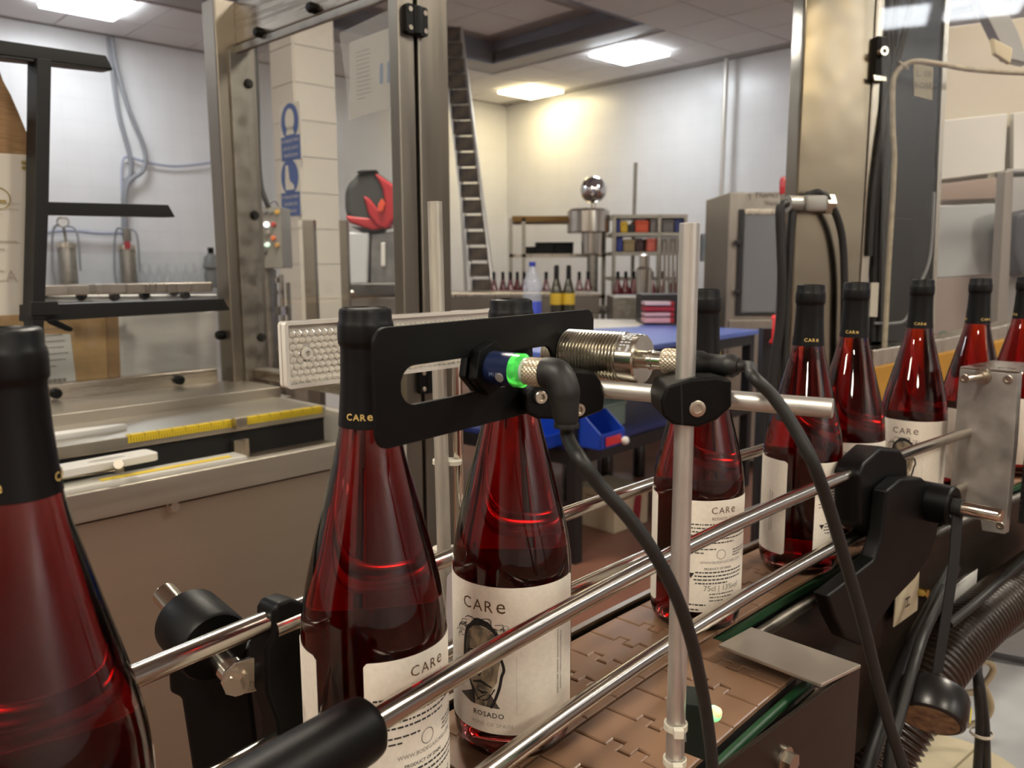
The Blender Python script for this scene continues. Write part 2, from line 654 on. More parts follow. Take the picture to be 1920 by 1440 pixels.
# ceiling light panels
def light_panel(a, b, kind, label, z=CEIL, size=0.57):
    th = thing('ceiling_light', label, 'light', W(a, b, z), 'square ceiling light panels')
    col, st = {'c': PANEL_COOL, 'w': PANEL_WARM, 'n': PANEL_NEUTRAL}[kind]
    fr = MB()
    h = size / 2
    outer = [(-h - .015, -h - .015), (h + .015, -h - .015), (h + .015, h + .015), (-h - .015, h + .015)]
    inner = [(-h, -h), (h, -h), (h, h), (-h, h)]
    fr.prism_hole(outer, inner, W(a, b, z - .004), U, V, .020)
    fr.build('frame', M_WHITE_P, th, 0)
    MB().box(W(a, b, z - .022), (size - .002, size - .002, .040), R_ROOM).build('diffuser', emit('panel_' + kind, col, st), th, 0)
    return th
light_panel(5.62, 0.99, 'c', 'square white ceiling light panel above the left wall cables')
light_panel(1.09, 2.99, 'c', 'square cool white ceiling light panel, larger of the two beside the bulkhead')
light_panel(0.54, 1.01, 'w', 'square warm yellowish ceiling light panel near the room corner')
for a, b, k in ((2.6, 6.6, 'c'), (6.4, 6.0, 'n'), (5.4, 9.4, 'n'), (9.4, 8.2, 'n'), (9.6, 4.4, 'c'), (8.4, 11.6, 'n'), (12.2, 11.0, 'n'), (2.6, 10.4, 'c'), (12.6, 6.5, 'n'), (9.6, 1.2, 'c'), (6.2, 14.1, 'c'), (5.5, 14.05, 'c'), (6.85, 14.45, 'w')):  # unseen panels added to light the room; last three set from reflections
    light_panel(a, b, k, 'unseen square ceiling light panel overhead, above and behind the viewpoint')
# a rod hung from the ceiling by the right-hand wall, and a small hook in the corner
p0, p1 = on_right(1364, 74, .12), on_right(1350, 432, .12)
p0.z = CEIL
tag(MB().cyl(p1, p0, .022, n=12).build('wall_pipe', M_ALU, loc=p1), 'thin pale vertical pipe running down the right-hand wall from the ceiling', 'pipe')
p = on_right(957, 192, .05)
tag(MB().cyl(p, p + Vector((0, 0, .12)), .03, .02, n=10).sphere(p, .04, 12, 8).build('ceiling_sprinkler', M_STEEL_DULL, loc=p), 'small dark sprinkler head up in the room corner', 'sprinkler')

# tiled pillar
PIL = atY(562, 400, 5.0)
PIL.z = 0
PW = 0.27
pil = MB().box(PIL + U * PW / 2 + V * PW / 2 + Vector((0, 0, 1.7)), (PW, PW, 3.4), R_ROOM).build('pillar', M_JOINT, smooth=0)
struct(pil)
TH = 0.212
for side in (0, 1):
    base = None
    for j in range(3, 16):
        z0 = j * TH
        if z0 + TH > 3.4:
            continue
        c = (PIL + U * PW / 2 - V * .004 if side == 0 else PIL + V * PW / 2 - U * .004) + Vector((0, 0, z0 + TH / 2))
        if base is None:
            base = MB().box((0, 0, 0), (PW - .002, .008, TH - .005) if side == 0 else (.008, PW - .002, TH - .005), R_ROOM).build('tile', M_PILLAR, pil, smooth=0)
            t = base
        else:
            t = base.copy()
            COL.objects.link(t)
        t.matrix_parent_inverse = Matrix()
        t.parent = pil
        t.location = c

# safety signs on the pillar's left face
M_SIGN_W = mat('sign_cream', (222, 216, 200), 0.5)
M_SIGN_B = mat('sign_blue', (46, 82, 150), 0.5)
def pillar_pt(px, py):
    return hit(px, py, PIL - U * .009, U)
def safety_sign(cy_px, ty_px, label, kind):
    c = pillar_pt(544, cy_px)
    t = pillar_pt(546, ty_px)
    ex, ey = -V, Vector((0, 0, 1))
    mid = (c + t) / 2
    th = thing('safety_sign', label, 'sign', mid, 'blue safety signs')
    MB().prism(rrect(.25, .330, .01), mid + Vector((0, 0, .016)), ex, ey, .004).build('backing', M_SIGN_W, th, 0)
    pl = on_plane(c, ex, ey, .0032)
    f = Flat().fill(circ(.105, 36))
    f.to_mesh('disc', pl, M_SIGN_B, th)
    pl2 = on_plane(c, ex, ey, .0045)
    g = Flat()
    if kind == 'helmet':
        g.fill([(x * .055, y * .065 + .01) for x, y in circ(1, 20)])
        g.fill([(-.05, -.075), (.05, -.075), (.03, -.03), (-.03, -.03)])
    else:
        g.fill([(-.045, .07), (-.012, .07), (.0, -.02), (.05, -.05), (.05, -.075), (-.05, -.075), (-.055, -.03)])
    g.to_mesh('pictogram', pl2, M_SIGN_W, th)
    pl3 = on_plane(t, ex, ey, .0032)
    Flat().fill([(-.115, -.07), (.115, -.07), (.115, .07), (-.115, .07)]).to_mesh('text_panel', pl3, M_SIGN_B, th)
    h = Flat()
    for k, s in enumerate(('ES OBLIGATORIO', 'USO DE CASCO' if kind == 'helmet' else 'CALZADO DE', 'PROTECCION' if kind == 'helmet' else 'SEGURIDAD')):
        h.text(s, .026, 0, .035 - k * .042)
    h.to_mesh('lettering', on_plane(t, ex, ey, .0045), M_SIGN_W, th)
safety_sign(228, 278, 'blue round head protection sign on the pillar, upper of two', 'helmet')
safety_sign(332, 383, 'blue round safety footwear sign on the pillar, lower of two', 'boot')

# ================================================================== THE BOTTLING LINE
BELT = 0.95
BOTTLES = [(-.1864, .2971), (-.077, .4298), (-.0005, .5278), (.1675, .7137), (.3076, .8438), (.3939, .9372), (.53, 1.0594), (.6484, 1.1357), (.7722, 1.2303)]
_cf = np.polyfit([b[1] for b in BOTTLES], [b[0] for b in BOTTLES], 2)
# centreline sampled by arc length
_ys = np.linspace(0.05, 1.75, 700)
_xs = np.polyval(_cf, _ys)
_sl = np.concatenate([[0], np.cumsum(np.hypot(np.diff(_xs), np.diff(_ys)))])
S_TOT = float(_sl[-1])
def cl(s, off=0.0, z=BELT):
    """point on the line at arc length s, off metres to the near side; and the tangent there"""
    y = float(np.interp(s, _sl, _ys))
    dx = 2 * _cf[0] * y + _cf[1]
    t = Vector((dx, 1, 0)).normalized()
    n = Vector((t.y, -t.x, 0))
    p = Vector((float(np.polyval(_cf, y)), y, 0)) + n * off
    return Vector((p.x, p.y, z)), t, n
def s_of(p):
    d = (_xs - p[0]) ** 2 + (_ys - p[1]) ** 2
    return float(_sl[int(np.argmin(d))])

# ---- table-top chain
M_CHAIN = mat('worn_brown_chain', (140, 108, 84), 0.27, bump=0.02, bscale=500)
PITCH_C, CW = .0381, .0825
def link_mesh():
    h = CW / 2
    prof = [(-h, 0), (-.0150, 0), (-.0150, .0085), (-.0055, .0085), (-.0055, -.0010), (.0045, -.0010), (.0045, .0085), (.0140, .0085), (.0140, 0), (h, 0)]
    lead = [(y, x - .0003) for y, x in prof]
    trail = [(y, x - PITCH_C + (.0023 if abs(y) < .0136 and x != 0 else .0010)) for y, x in prof]
    # across = x, travel = y
    poly = lead + trail[::-1]
    n = len(poly)
    area = sum(poly[k][0] * poly[(k + 1) % n][1] - poly[(k + 1) % n][0] * poly[k][1] for k in range(n))
    sg = 1 if area > 0 else -1
    def nrm2(p, q):
        dx, dy = q[0] - p[0], q[1] - p[1]
        L = math.hypot(dx, dy)
        return (-dy / L * sg, dx / L * sg)
    ins = []
    for k in range(n):
        a, b = nrm2(poly[k - 1], poly[k]), nrm2(poly[k], poly[(k + 1) % n])
        if abs(a[0] * b[0] + a[1] * b[1]) > .9:
            ins.append((poly[k][0] + a[0] * .0009, poly[k][1] + a[1] * .0009))
        else:
            ins.append((poly[k][0] + (a[0] + b[0]) * .0009, poly[k][1] + (a[1] + b[1]) * .0009))
    me = bpy.data.meshes.new('chain_link')
    bm = bmesh.new()
    top = [bm.verts.new((x, y, 0)) for x, y in ins]
    mid = [bm.verts.new((x, y, -.0008)) for x, y in poly]
    bot = [bm.verts.new((x, y, -.004)) for x, y in poly]
    bm.faces.new(top)
    for k in range(n):
        k2 = (k + 1) % n
        bm.faces.new((top[k], mid[k], mid[k2], top[k2]))
        bm.faces.new((mid[k], bot[k], bot[k2], mid[k2]))
    bmesh.ops.recalc_face_normals(bm, faces=bm.faces)
    bmesh.ops.triangulate(bm, faces=[f for f in bm.faces if len(f.verts) > 4])
    if max(bm.faces, key=lambda f: f.calc_center_median().z).normal.z < 0:
        bmesh.ops.reverse_faces(bm, faces=bm.faces)
    bm.to_mesh(me)
    bm.free()
    me.materials.append(M_CHAIN)
    return me
LINK = link_mesh()
def lay_chain(parent, s0, s1, off):
    s = s0
    k = 0
    while s < s1:
        p, t, n = cl(s, off)
        # keep the pitch along this lane
        o = bpy.data.objects.new('chain_link', LINK)
        COL.objects.link(o)
        M = Matrix((( n.x, t.x, 0, p.x), (n.y, t.y, 0, p.y), (0, 0, 1, BELT), (0, 0, 0, 1)))
        o.matrix_basis = M
        o.parent = parent
        p2, _, _ = cl(s + PITCH_C, off)
        s += PITCH_C * PITCH_C / max((p2 - p).length, .01)
        k += 1
L1_OFF, L2_OFF = -.009, .0755
chain1 = thing('conveyor_chain', 'long brown hinged plastic conveyor chain carrying the row of wine bottles', 'conveyor belt')
lay_chain(chain1, .02, S_TOT - .05, L1_OFF)
S_END2 = s_of(atZ(1430, 1240, BELT)) + .015
chain2 = thing('conveyor_chain', 'short empty brown conveyor chain ending at the steel cover plate in front', 'conveyor belt')
lay_chain(chain2, .02, S_END2, L2_OFF)

# ---- frame of the conveyor: bed, side plates, far edge strip, green wear strips
def strip(name, m, off, z0, z1, s0, s1, parent, wd=.004, k=60):
    mb = MB()
    vs = []
    for i in range(k + 1):
        p, t, n = cl(s0 + (s1 - s0) * i / k, off)
        for dx, z in ((-wd / 2, z0), (wd / 2, z0), (wd / 2, z1), (-wd / 2, z1)):
            q = p + n * dx
            vs.append((q.x, q.y, z))
    fs = []
    for i in range(k):
        for j in range(4):
            j2 = (j + 1) % 4
            fs.append((4 * i + j, 4 * i + j2, 4 * i + 4 + j2, 4 * i + 4 + j))
    fs += [(3, 2, 1, 0), tuple(4 * k + j for j in range(4))]
    return mb.add(vs, fs).build(name, m, parent, 30)
def rod_along(name, m, off, z, r, s0, s1, parent, k=60, n=14):
    P = [cl(s0 + (s1 - s0) * i / k, off, z)[0] for i in range(k + 1)]
    return MB().tube(P, r, n).build(name, m, parent, 60)
M_GREEN = mat('green_wear_strip', (22, 70, 38), 0.45)
M_FRAME_D = mat('dark_frame_steel', (62, 54, 46), 0.36, 0.8, noise=0.05, nscale=(10, 10, 60), rvar=0.04)
fr = thing('conveyor_bed', 'dark steel conveyor bed and side plates under the brown chains', 'conveyor')
strip('bed_slab', M_DARK, L1_OFF, .905, .944, .01, S_TOT - .03, fr, wd=CW - .004)
strip('bed_slab', M_DARK, L2_OFF, .905, .944, .01, S_END2 - .01, fr, wd=CW - .004)
strip('edge_strip', M_STEEL_H, -.0585, .86, .9535, .01, S_TOT - .03, fr, wd=.006)
e = strip('wear_strip', M_GREEN, .0350, .938, .9455, S_END2 - .01, S_TOT - .03, fr, wd=.003)
rod_along('wear_strip', M_GREEN, .1235, .942, .0038, .01, S_END2 - .004, fr)
rod_along('guide_bar', M_STEEL_H, .131, .934, .005, .01, S_END2 - .004, fr)
rod_along('guide_bar', M_STEEL_DULL, .0435, .933, .005, S_END2 + .01, S_TOT - .03, fr)
strip('side_plate', M_FRAME_D, .05, .72, .932, S_END2 - .02, S_TOT - .03, fr, wd=.004)
strip('side_plate', M_FRAME_D, -.056, .72, .90, .01, S_TOT - .03, fr, wd=.004)
# front cover: bent top plate and the near side plate with its bolt
a0, a1, a2, a3 = atZ(1347, 1208, .962), atZ(1409, 1175, .962), atZ(1615, 1246, .962), atZ(1540, 1283, .962)
mb = MB()
nrm = Vector((0, 0, 1))
def slab_pts(mb, pts, n, d):
    k = len(pts)
    n = Vector(n).normalized()
    vs = [Vector(p) for p in pts] + [Vector(p) - n * d for p in pts]
    fs = [tuple(range(k)), tuple(range(2 * k - 1, k - 1, -1))] + [(i, k + i, k + (i + 1) % k, (i + 1) % k) for i in range(k)]
    return mb.add(vs, fs)
M_COVER = mat('stained_cover_steel', (196, 188, 176), 0.40, 0.8, noise=0.04, nscale=(40, 40, 40))
slab_pts(mb, [a0, a1, a2, a3], nrm, .003)
mb.build('cover_plate', M_COVER, fr, 30, bevel=.0008)
b0, b1 = atZ(1380, 1420, .958), atZ(1614, 1247, .958)
dirp = (b1 - b0).normalized()
nsid = Vector((dirp.y, -dirp.x, 0))
mb = MB()
q0 = b0 - dirp * .25
slab_pts(mb, [q0, b1, b1 - Vector((0, 0, .20)), q0 - Vector((0, 0, .20))], nsid, .0035)
sp = mb.build('side_plate', M_FRAME_D, fr, 30, bevel=.0008)
pb = hit(1470, 1424, b0, nsid)
hexbolt(sp, pb, nsid, .0075, .008)
# legs of the conveyor down to the floor
for s in (.35, .80):
    p, t, n = cl(s, .0)
    MB().box(p - Vector((0, 0, .51)), (.05, .05, .86), frame_from(t)).build('leg', M_STEEL_DULL, fr, 0)

# ---- bottles
R_B = .0403
PROF = [(.3, .0), (.3, .0)]
OUT = [(0, .012), (.012, .011), (.021, .007), (.027, .002), (.031, 0), (.0345, .0012), (.0378, .0045), (.0396, .010), (.0403, .018), (.0403, .05), (.0403, .09), (.0403, .115),
       (.0400, .126), (.0391, .136), (.0375, .146), (.0352, .157), (.0323, .169), (.0290, .182), (.0254, .196), (.0218, .210), (.0188, .222), (.0168, .2315), (.0156, .2385), (.0148, .247), (.0138, .262), (.0131, .278), (.0131, .292), (0, .292)]
def smooth_prof(pr, k=4):
    P = catmull([(r, h, 0) for r, h in pr], k)
    return [(max(p.x, 0), p.y) for p in P]
IN = [(0, .0165), (.012, .0155), (.020, .0125), (.026, .0085), (.031, .0070), (.0345, .009), (.0366, .014), (.0372, .022), (.0372, .06), (.0372, .115),
      (.0369, .126), (.0360, .136), (.0344, .146), (.0321, .157), (.0292, .169), (.0259, .182), (.0223, .196), (.0187, .210), (.0157, .222), (.0137, .2315), (.0125, .2385), (.0118, .247), (.0108, .262), (0, .262)]
M_GLASS = glass_mat('clear_bottle_glass', 1.50, (0.97, 0.98, 0.97))
M_WINE = glass_mat('rose_wine', 1.34 / 1.50, (1, 1, 1), absorb=(0.82, 0.05, 0.08), density=105.0)
M_CAPS = mat('matt_black_capsule', (4, 4, 5), 0.42, spec=0.28, bump=0.05, bscale=400)
M_GOLD = mat('gold_print', (214, 184, 110), 0.45, 0.3)
M_LABEL = mat('cream_label_paper', (240, 232, 217), 0.75, noise=0.04, nscale=(300, 300, 300), bump=0.1, bscale=700)
M_INK = mat('black_ink', (34, 31, 30), 0.7)
M_INK_BROWN = mat('brown_foil_ink', (104, 78, 52), 0.4, 0.4)
M_INK_FAINT = mat('faint_grey_ink', (186, 176, 160), 0.7)
M_INK_GREY = mat('grey_ink', (120, 112, 104), 0.7)
M_FACE = mat('portrait_wash', (104, 96, 86), 0.75, noise=0.35, nscale=(190, 190, 110), col2=(190, 172, 142))
M_FACE_D = mat('portrait_shade', (86, 78, 70), 0.75, noise=0.4, nscale=(200, 200, 100))

BOT = thing('wine_bottle', '', 'bottle')
MB().lathe(smooth_prof(OUT), 64).build('glass', M_GLASS, BOT, 60)
MB().lathe(smooth_prof(IN), 64).build('wine', M_WINE, BOT, 60)
cap_prof = [(.0157, .2376), (.01605, .2379), (.0151, .248), (.0141, .263), (.01365, .2785), (.01372, .2800), (.01462, .2815), (.01478, .2830), (.01478, .2905), (.01440, .2924), (.01385, .2935), (.01385, .2978), (.0133, .2994), (.0122, .3000), (.0117, .2993), (.0085, .2988), (0, .2988)]
cap_o = MB().lathe(cap_prof, 56).build('capsule', M_CAPS, BOT, 38)
def on_cyl(R, phi0=0.0, z0=0.0):
    """sheet coordinates (arc metres, height) on the bottle; phi = 0 looks along -y (towards the viewer of an unturned bottle)"""
    def fn(x, y):
        a = phi0 + x / R_B
        return Vector((R * math.sin(a), -R * math.cos(a), z0 + y))
    return fn
def label_sheet(name, wdt, z0, z1, phi0):
    mb = MB()
    k = 40
    vs, fs = [], []
    cr = .002
    for i in range(k + 1):
        x = -wdt / 2 + wdt * i / k
        d = min(x + wdt / 2, wdt / 2 - x)
        ins = cr - math.sqrt(max(cr * cr - (cr - d) ** 2, 0)) if d < cr else 0
        for R in (R_B + .00008, R_B + .0003):
            for z in (z0 + ins, z1 - ins):
                vs.append(on_cyl(R, phi0)(x, z))
    for i in range(k):
        a, b = 4 * i, 4 * i + 4
        fs += [(a + 2, b + 2, b + 3, a + 3), (a, a + 1, b + 1, b), (a + 1, a + 3, b + 3, b + 1), (a, b, b + 2, a + 2)]
    fs += [(0, 2, 3, 1), (4 * k, 4 * k + 1, 4 * k + 3, 4 * k + 2)]
    return mb.add(vs, fs).build(name, M_LABEL, BOT, 45)
RAD = math.pi / 180
FW, BW_ = 176 * RAD * R_B, 104 * RAD * R_B
front = label_sheet('front_label', FW, .0215, .121, 0.0)
back = label_sheet('back_label', BW_, .0215, .1215, (88 + 40 + 52) * RAD)
front['label'] = 'cream front label with a drawn face and the word CARe'
back['label'] = 'cream back label full of small print'
# front label print. x = 0 is the label centre; the portrait sits left of it
pc = -.0105
def care(f, x, y, h, bold=.0):
    f.text('C', h * 1.36, x - h * 1.52, y, bold=bold)
    f.text('A', h * 1.30, x - h * .45, y, bold=bold)
    f.text('R', h * 1.30, x + h * .48, y, bold=bold)
    f.text('e', h * 1.75, x + h * 1.48, y, bold=bold)
    return f
care(Flat(), pc + .001, .1040, .0082).to_mesh('brand_lettering', on_cyl(R_B + .00042), M_INK_BROWN, front)
Y0 = .0395
fx = lambda pts: [(pc + x, Y0 + y) for x, y in pts]
f = Flat()
f.fill(fx([(-.0135, .040), (-.0125, .047), (-.0085, .0525), (-.002, .0545), (.005, .053), (.0100, .0485), (.0125, .0415), (.0130, .034), (.0115, .026), (.0105, .018), (.0060, .010), (.0030, .0), (-.0065, .0), (-.0072, .010), (-.0108, .020), (-.0132, .030)]))
f.to_mesh('portrait_face', on_cyl(R_B + .00040), M_FACE, front, .004)
for q in ([(-.019, .0035), (-.0068, .0095), (-.0060, 0), (-.0085, 0)], [(.0030, .0), (.0055, .010), (.0125, -.0002)], [(-.0130, .033), (-.0110, .047), (-.0085, .0495), (-.0095, .040), (-.0090, .031)]):
    Flat().fill(fx(q)).to_mesh('portrait_shade', on_cyl(R_B + .00044), M_FACE_D, front, .004)
f = Flat()
f.curve(fx([(-.0140, .020), (-.0142, .034), (-.0125, .047), (-.0080, .0535), (-.001, .0558), (.0060, .0540), (.0110, .0490), (.0138, .0420)]), .0026)
f.curve(fx([(-.0120, .049), (-.0050, .0575), (.0030, .0570), (.0100, .0510)]), [.0008, .0022, .0026, .0012, .0008])
f.curve(fx([(.0132, .034), (.0150, .027), (.0135, .022), (.0120, .014), (.0085, .004), (.0060, -.0002)]), .0019)
f.curve(fx([(-.0130, .030), (-.0112, .020), (-.0070, .009), (-.0060, .0)]), .0016)
f.curve(fx([(-.0025, .038), (-.0032, .030), (-.0038, .023), (-.0008, .0215)]), [.0012, .0022, .0036, .0036, .0022])
f.line(fx([(-.0070, .0150), (-.001, .0168), (.0070, .0138)]), [.0010, .0022, .0010])
f.line(fx([(-.0030, .0105), (.0, .0092), (.0040, .0100)]), [.0008, .0022, .0008])
f.curve(fx([(-.0085, .0140), (-.0040, .0060), (-.0010, .0036)]), .0009)
f.curve(fx([(.0090, .0130), (.0045, .0060), (.0, .0036)]), .0009)
f.curve(fx([(-.0115, .0350), (-.0080, .0368), (-.0045, .0352)]), .0012)
f.curve(fx([(.0010, .0352), (.0050, .0368), (.0095, .0345)]), .0012)
f.fill(fx([(-.0095, .0325), (-.0070, .0338), (-.0050, .0322), (-.0070, .0312)]))
f.fill(fx([(.0025, .0322), (.0050, .0336), (.0075, .0320), (.0050, .0310)]))
f.line(fx([(-.0045, .003), (.0005, .0070), (.0030, .0085)]), .0007)
rnd = random.Random(5)
for i in range(48):
    a = rnd.uniform(math.pi * .05, math.pi * .98)
    r0 = rnd.uniform(.0140, .0200)
    x, y = r0 * math.cos(a), .044 + r0 * .72 * math.sin(a)
    l = rnd.uniform(.003, .0095)
    d = a + rnd.uniform(-1.2, 1.2) + 1.2
    f.curve(fx([(x, y), (x + l * math.cos(d) * .6, y + l * math.sin(d) * .5), (x + l * math.cos(d + .5), y + l * math.sin(d + .5) * .6)]), rnd.uniform(.00022, .0005), 3)
f.to_mesh('portrait_lines', on_cyl(R_B + .00048), M_INK, front, .003)['kind'] = 'stuff'
f = Flat().text('ROSADO', .0049, pc + .004, .0325, spacing=1.15, bold=.00004)
for x, s in ((.0315, 'BODEGAS CARE   CARINENA   PRODUCTO DE ESPANA'), (.0345, 'ELABORADO Y EMBOTELLADO EN LA PROPIEDAD')):
    f.vtext(s, .0018, FW / 2 - .0185 + (x - .0315), .066)
f.to_mesh('front_print', on_cyl(R_B + .00042), M_INK, front)
f = Flat().text('WINE OF SPAIN', .0038, pc + .006, .0262, spacing=1.1)
f.bar(.0125, .036, .00018, .040)
f.to_mesh('front_faint_print', on_cyl(R_B + .00042), M_INK_FAINT, front)
# back label print
PB = (88 + 40 + 52) * RAD
f = Flat()
care(f, .0, .1100, .0062)
f.text('ROSADO 2023', .0036, .0, .1043)
f.to_mesh('brand_lettering', on_cyl(R_B + .00042, PB), M_INK_BROWN, back)
f = Flat()
f.text('WWW.BODEGASCARE.COM', .0032, .0, .0655)
f.text('75cl | 13%vol', .0068, .001, .0410)
f.to_mesh('large_print', on_cyl(R_B + .00042, PB), M_INK_GREY, back)
f = Flat()
f.scribble(-.033, .1000, .068, .0033, 6, .0011, 3)
f.scribble(-.033, .0780, .030, .0033, 2, .0010, 4)
f.line([(x * .0042 - .013 + .011, y * .0042 + .0735) for x, y in circ(1, 20) + [(1, 0)]], .0004)
f.scribble(.010, .0755, .022, .0024, 3, .0008, 5)
f.text('PRODUCT OF SPAIN', .0028, -.004, .0600, bold=.00003)
f.scribble(-.026, .0570, .052, .0033, 4, .0012, 6)
f.scribble(-.012, .0375, .026, .0030, 3, .0009, 8)
for k, wdt in enumerate((.0008, .0004, .0012, .0004, .0006, .0010, .0004, .0008, .0012, .0005, .0004, .0009)):
    f.bar(.0160 + k * .00125, .0255, wdt, .0075)
f.scribble(-.033, .0275, .020, .0045, 2, .0013, 9)
f.fill([(-.028, .052), (-.031, .057), (-.025, .057)])
f.to_mesh('small_print', on_cyl(R_B + .00042, PB), M_INK, back)['kind'] = 'stuff'
# gold lettering round the capsule
def on_caps(phi0):
    def fn(x, y):
        R = .0155 + (.2485 - (.2410 + y)) * .08 + .00012
        a = phi0 + x / .0153
        return Vector((R * math.sin(a), -R * math.cos(a), .2425 + y))
    return fn
for ph in (0, 120, 240):
    f = Flat()
    care(f, 0, 0, .0036, bold=.0001)
    f.to_mesh('gold_lettering', on_caps(ph * RAD), M_GOLD, cap_o)

# heading of each bottle: 0 = portrait label centre straight at the camera
BLAB = ['nearest wine bottle, cut by the left edge of the picture', 'second wine bottle from the left, its neck half hidden by the black slotted bracket',
        'third wine bottle from the left, portrait label facing out below the sensor', 'fourth wine bottle from the left, behind the vertical aluminium pole',
        'fifth wine bottle from the left, showing a white label edge and the back label', 'sixth wine bottle from the left, directly behind the fifth',
        'seventh wine bottle from the left, portrait label above the black rail bracket', 'eighth wine bottle from the left, half hidden by the aluminium block',
        'last wine bottle in the row, cut by the right edge of the picture']
# edge of the front label as seen from the camera, degrees: phi of the label centre relative to the view direction
HEAD = [-40, -137, -14, -146, -108, -8, 2, 40, -60]
for i, (bx, by) in enumerate(BOTTLES):
    o = BOT if i == 0 else copy_tree(BOT)
    o.location = (bx, by, BELT + .0003)
    view = math.atan2(bx, by)          # the camera sees the bottle along this direction
    # an unturned bottle shows its front label towards -y; positive heading turns it to the viewer's right
    o.rotation_euler = (0, 0, -view + math.radians(HEAD[i]))
    o['label'] = BLAB[i]
    o['category'] = 'bottle'
    o['group'] = 'row of rose wine bottles on the conveyor'

# ---- guide rails
def s_px(px, py, z):
    return s_of(atZ(px, py, z))
def rail(label, off, z, s0, s1, r=.0062, m=None):
    k = 50
    P = [cl(s0 + (s1 - s0) * i / k, off, z)[0] for i in range(k + 1)]
    return tag(MB().tube(P, r, 20).build('guide_rail', m or M_CHROME, None, 60, loc=P[0]), label, 'rail', 'steel guide rails along the conveyor')
Z_NU, Z_NL, Z_FU, Z_FL = 1.0625, .9935, 1.0600, .9890
S_BR = s_of((.405 - .062 * .73, .858 + .062 * .68))      # black bracket on the near rails
S_AB = s_of((.565 - .062 * .73, 1.007 + .062 * .68))     # aluminium block
rail('upper polished steel guide rail on the near side of the bottles', .062, Z_NU, .02, S_AB + .002)
rail('lower polished steel guide rail on the near side of the bottles', .062, Z_NL, .02, S_AB + .002)
S_FL = s_of((-.1288 + .062 * .77, .4644 - .062 * .64))
rail('upper steel guide rail behind the bottles, right of the left clamp', -.062, Z_FU, S_FL - .012, 1.55)
rail('short upper steel guide rail behind the nearest bottle, left of the clamp', -.0665, Z_FU + .004, .02, S_FL + .022, .0064)
rail('lower steel guide rail behind the bottles', -.062, Z_FL, .02, 1.55)

# ---- black rail bracket on the right, with its steel rod
pB, tB, nB = cl(S_BR, .062)
def px_slab(pts, o, n, depth, shift=0.0):
    """outline given as seen, set at its own place in the plane (o, n) and given thickness"""
    n = Vector(n).normalized()
    q = [hit(x, y, Vector(o) + n * shift, n) for x, y in pts]
    return slab_pts(MB(), q, n, depth)
br = thing('rail_bracket', 'large black plastic rail bracket with a curved arm, in front of the seventh bottle', 'bracket', pB)
px_slab([(1622, 868), (1652, 840), (1690, 843), (1702, 862), (1705, 935), (1700, 1000), (1640, 1010), (1612, 985), (1612, 890)], pB, nB, .028, .014).build('clamp_head', M_BLACK, br, 35, bevel=.004, seg=3)
c = hit(1648, 938, pB, nB)
MB().cyl(c + nB * .013, c + nB * .0195, .0225, n=40).build('clamp_disc', M_BLACK, br, 35, bevel=.0015)
c = hit(1692, 930, pB, nB)
MB().lathe([(0, .0), (.0215, 0), (.0215, .046), (.0200, .048), (.0135, .048), (.0105, .044), (0, .044)], 40, c + nB * .006, nB).build('boss', M_BLACK, br, 35)
rodA = c + nB * .040
rodB = c + nB * .106
MB().lathe([(0, 0), (.0076, 0), (.0076, .058), (.0066, .0605), (0, .0605)], 24, rodA, nB).build('steel_rod', M_BRIGHT, br, 35)
px_slab([(1664, 920), (1690, 898), (1730, 896), (1758, 920), (1764, 960), (1757, 1005), (1742, 1048), (1716, 1086), (1676, 1128), (1645, 1172), (1618, 1212), (1586, 1198), (1566, 1160), (1552, 1118), (1600, 1082), (1640, 1050), (1654, 1010)], pB, nB, .016, .030).build('arm', M_BLACK, br, 35, bevel=.003, seg=3)

# ---- strap and tape measure hanging from the rod
M_STRAP = mat('black_strap', (16, 16, 16), 0.7)
rc = rodA + nB * .018
strap = thing('strap', 'black strap looped over the steel rod, holding the tape measure', 'strap', rc - Vector((0, 0, .12)))
mb = MB().lathe([(.0078, -.0050), (.0092, -.0050), (.0092, .0050), (.0078, .0050), (.0078, -.0050)], 28, rc, nB)
mb.build('loop', M_STRAP, strap, 35)
mb = MB()
lo = atY(1757, 1262, rc.y - .03)
for i in range(12):
    pass
pts = [rc - Vector((0, 0, .006)), rc.lerp(lo, .4) + Vector((.003, 0, 0)), lo]
P = catmull(pts, 8)
vs, fs = [], []
for q in P:
    for dx, dy in ((-.0055, -.0008), (.0055, -.0008), (.0055, .0008), (-.0055, .0008)):
        vs.append(q + Vector((dx, dy, 0)))
for i in range(len(P) - 1):
    for j in range(4):
        fs.append((4 * i + j, 4 * i + (j + 1) % 4, 4 * i + 4 + (j + 1) % 4, 4 * i + 4 + j))
fs += [(3, 2, 1, 0), tuple(4 * (len(P) - 1) + j for j in range(4))]
MB().add(vs, fs).build('band', M_STRAP, strap, 35)
tc = atY(1746, 1320, rc.y - .035)
ax = Vector((-.42, -.66, -.62)).normalized()
tape = thing('tape_measure', 'round black tape measure hanging on a strap beside the corrugated hose', 'tape measure', tc)
MB().lathe([(0, -.020), (.028, -.020), (.034, -.017), (.0362, -.011), (.0362, .010), (.034, .0165), (.0305, .0185), (.0300, .0178), (0, .0178)], 44, tc, ax).build('case', mat('tape_case', (24, 23, 22), 0.3), tape, 35)
MB().lathe([(0, .0177), (.0290, .0177), (.0290, .0186), (0, .0186)], 40, tc, ax).build('face_sticker', mat('tape_sticker', (112, 84, 62), 0.5, noise=0.4, nscale=(90, 90, 90), col2=(170, 142, 100)), tape, 35)
e1t = (Vector((1, 0, 0)) - ax * ax.x).normalized()
e2t = ax.cross(e1t)
qd = (e1t * .86 - e2t * .2 + Vector((0, -.45, 0))).normalized()
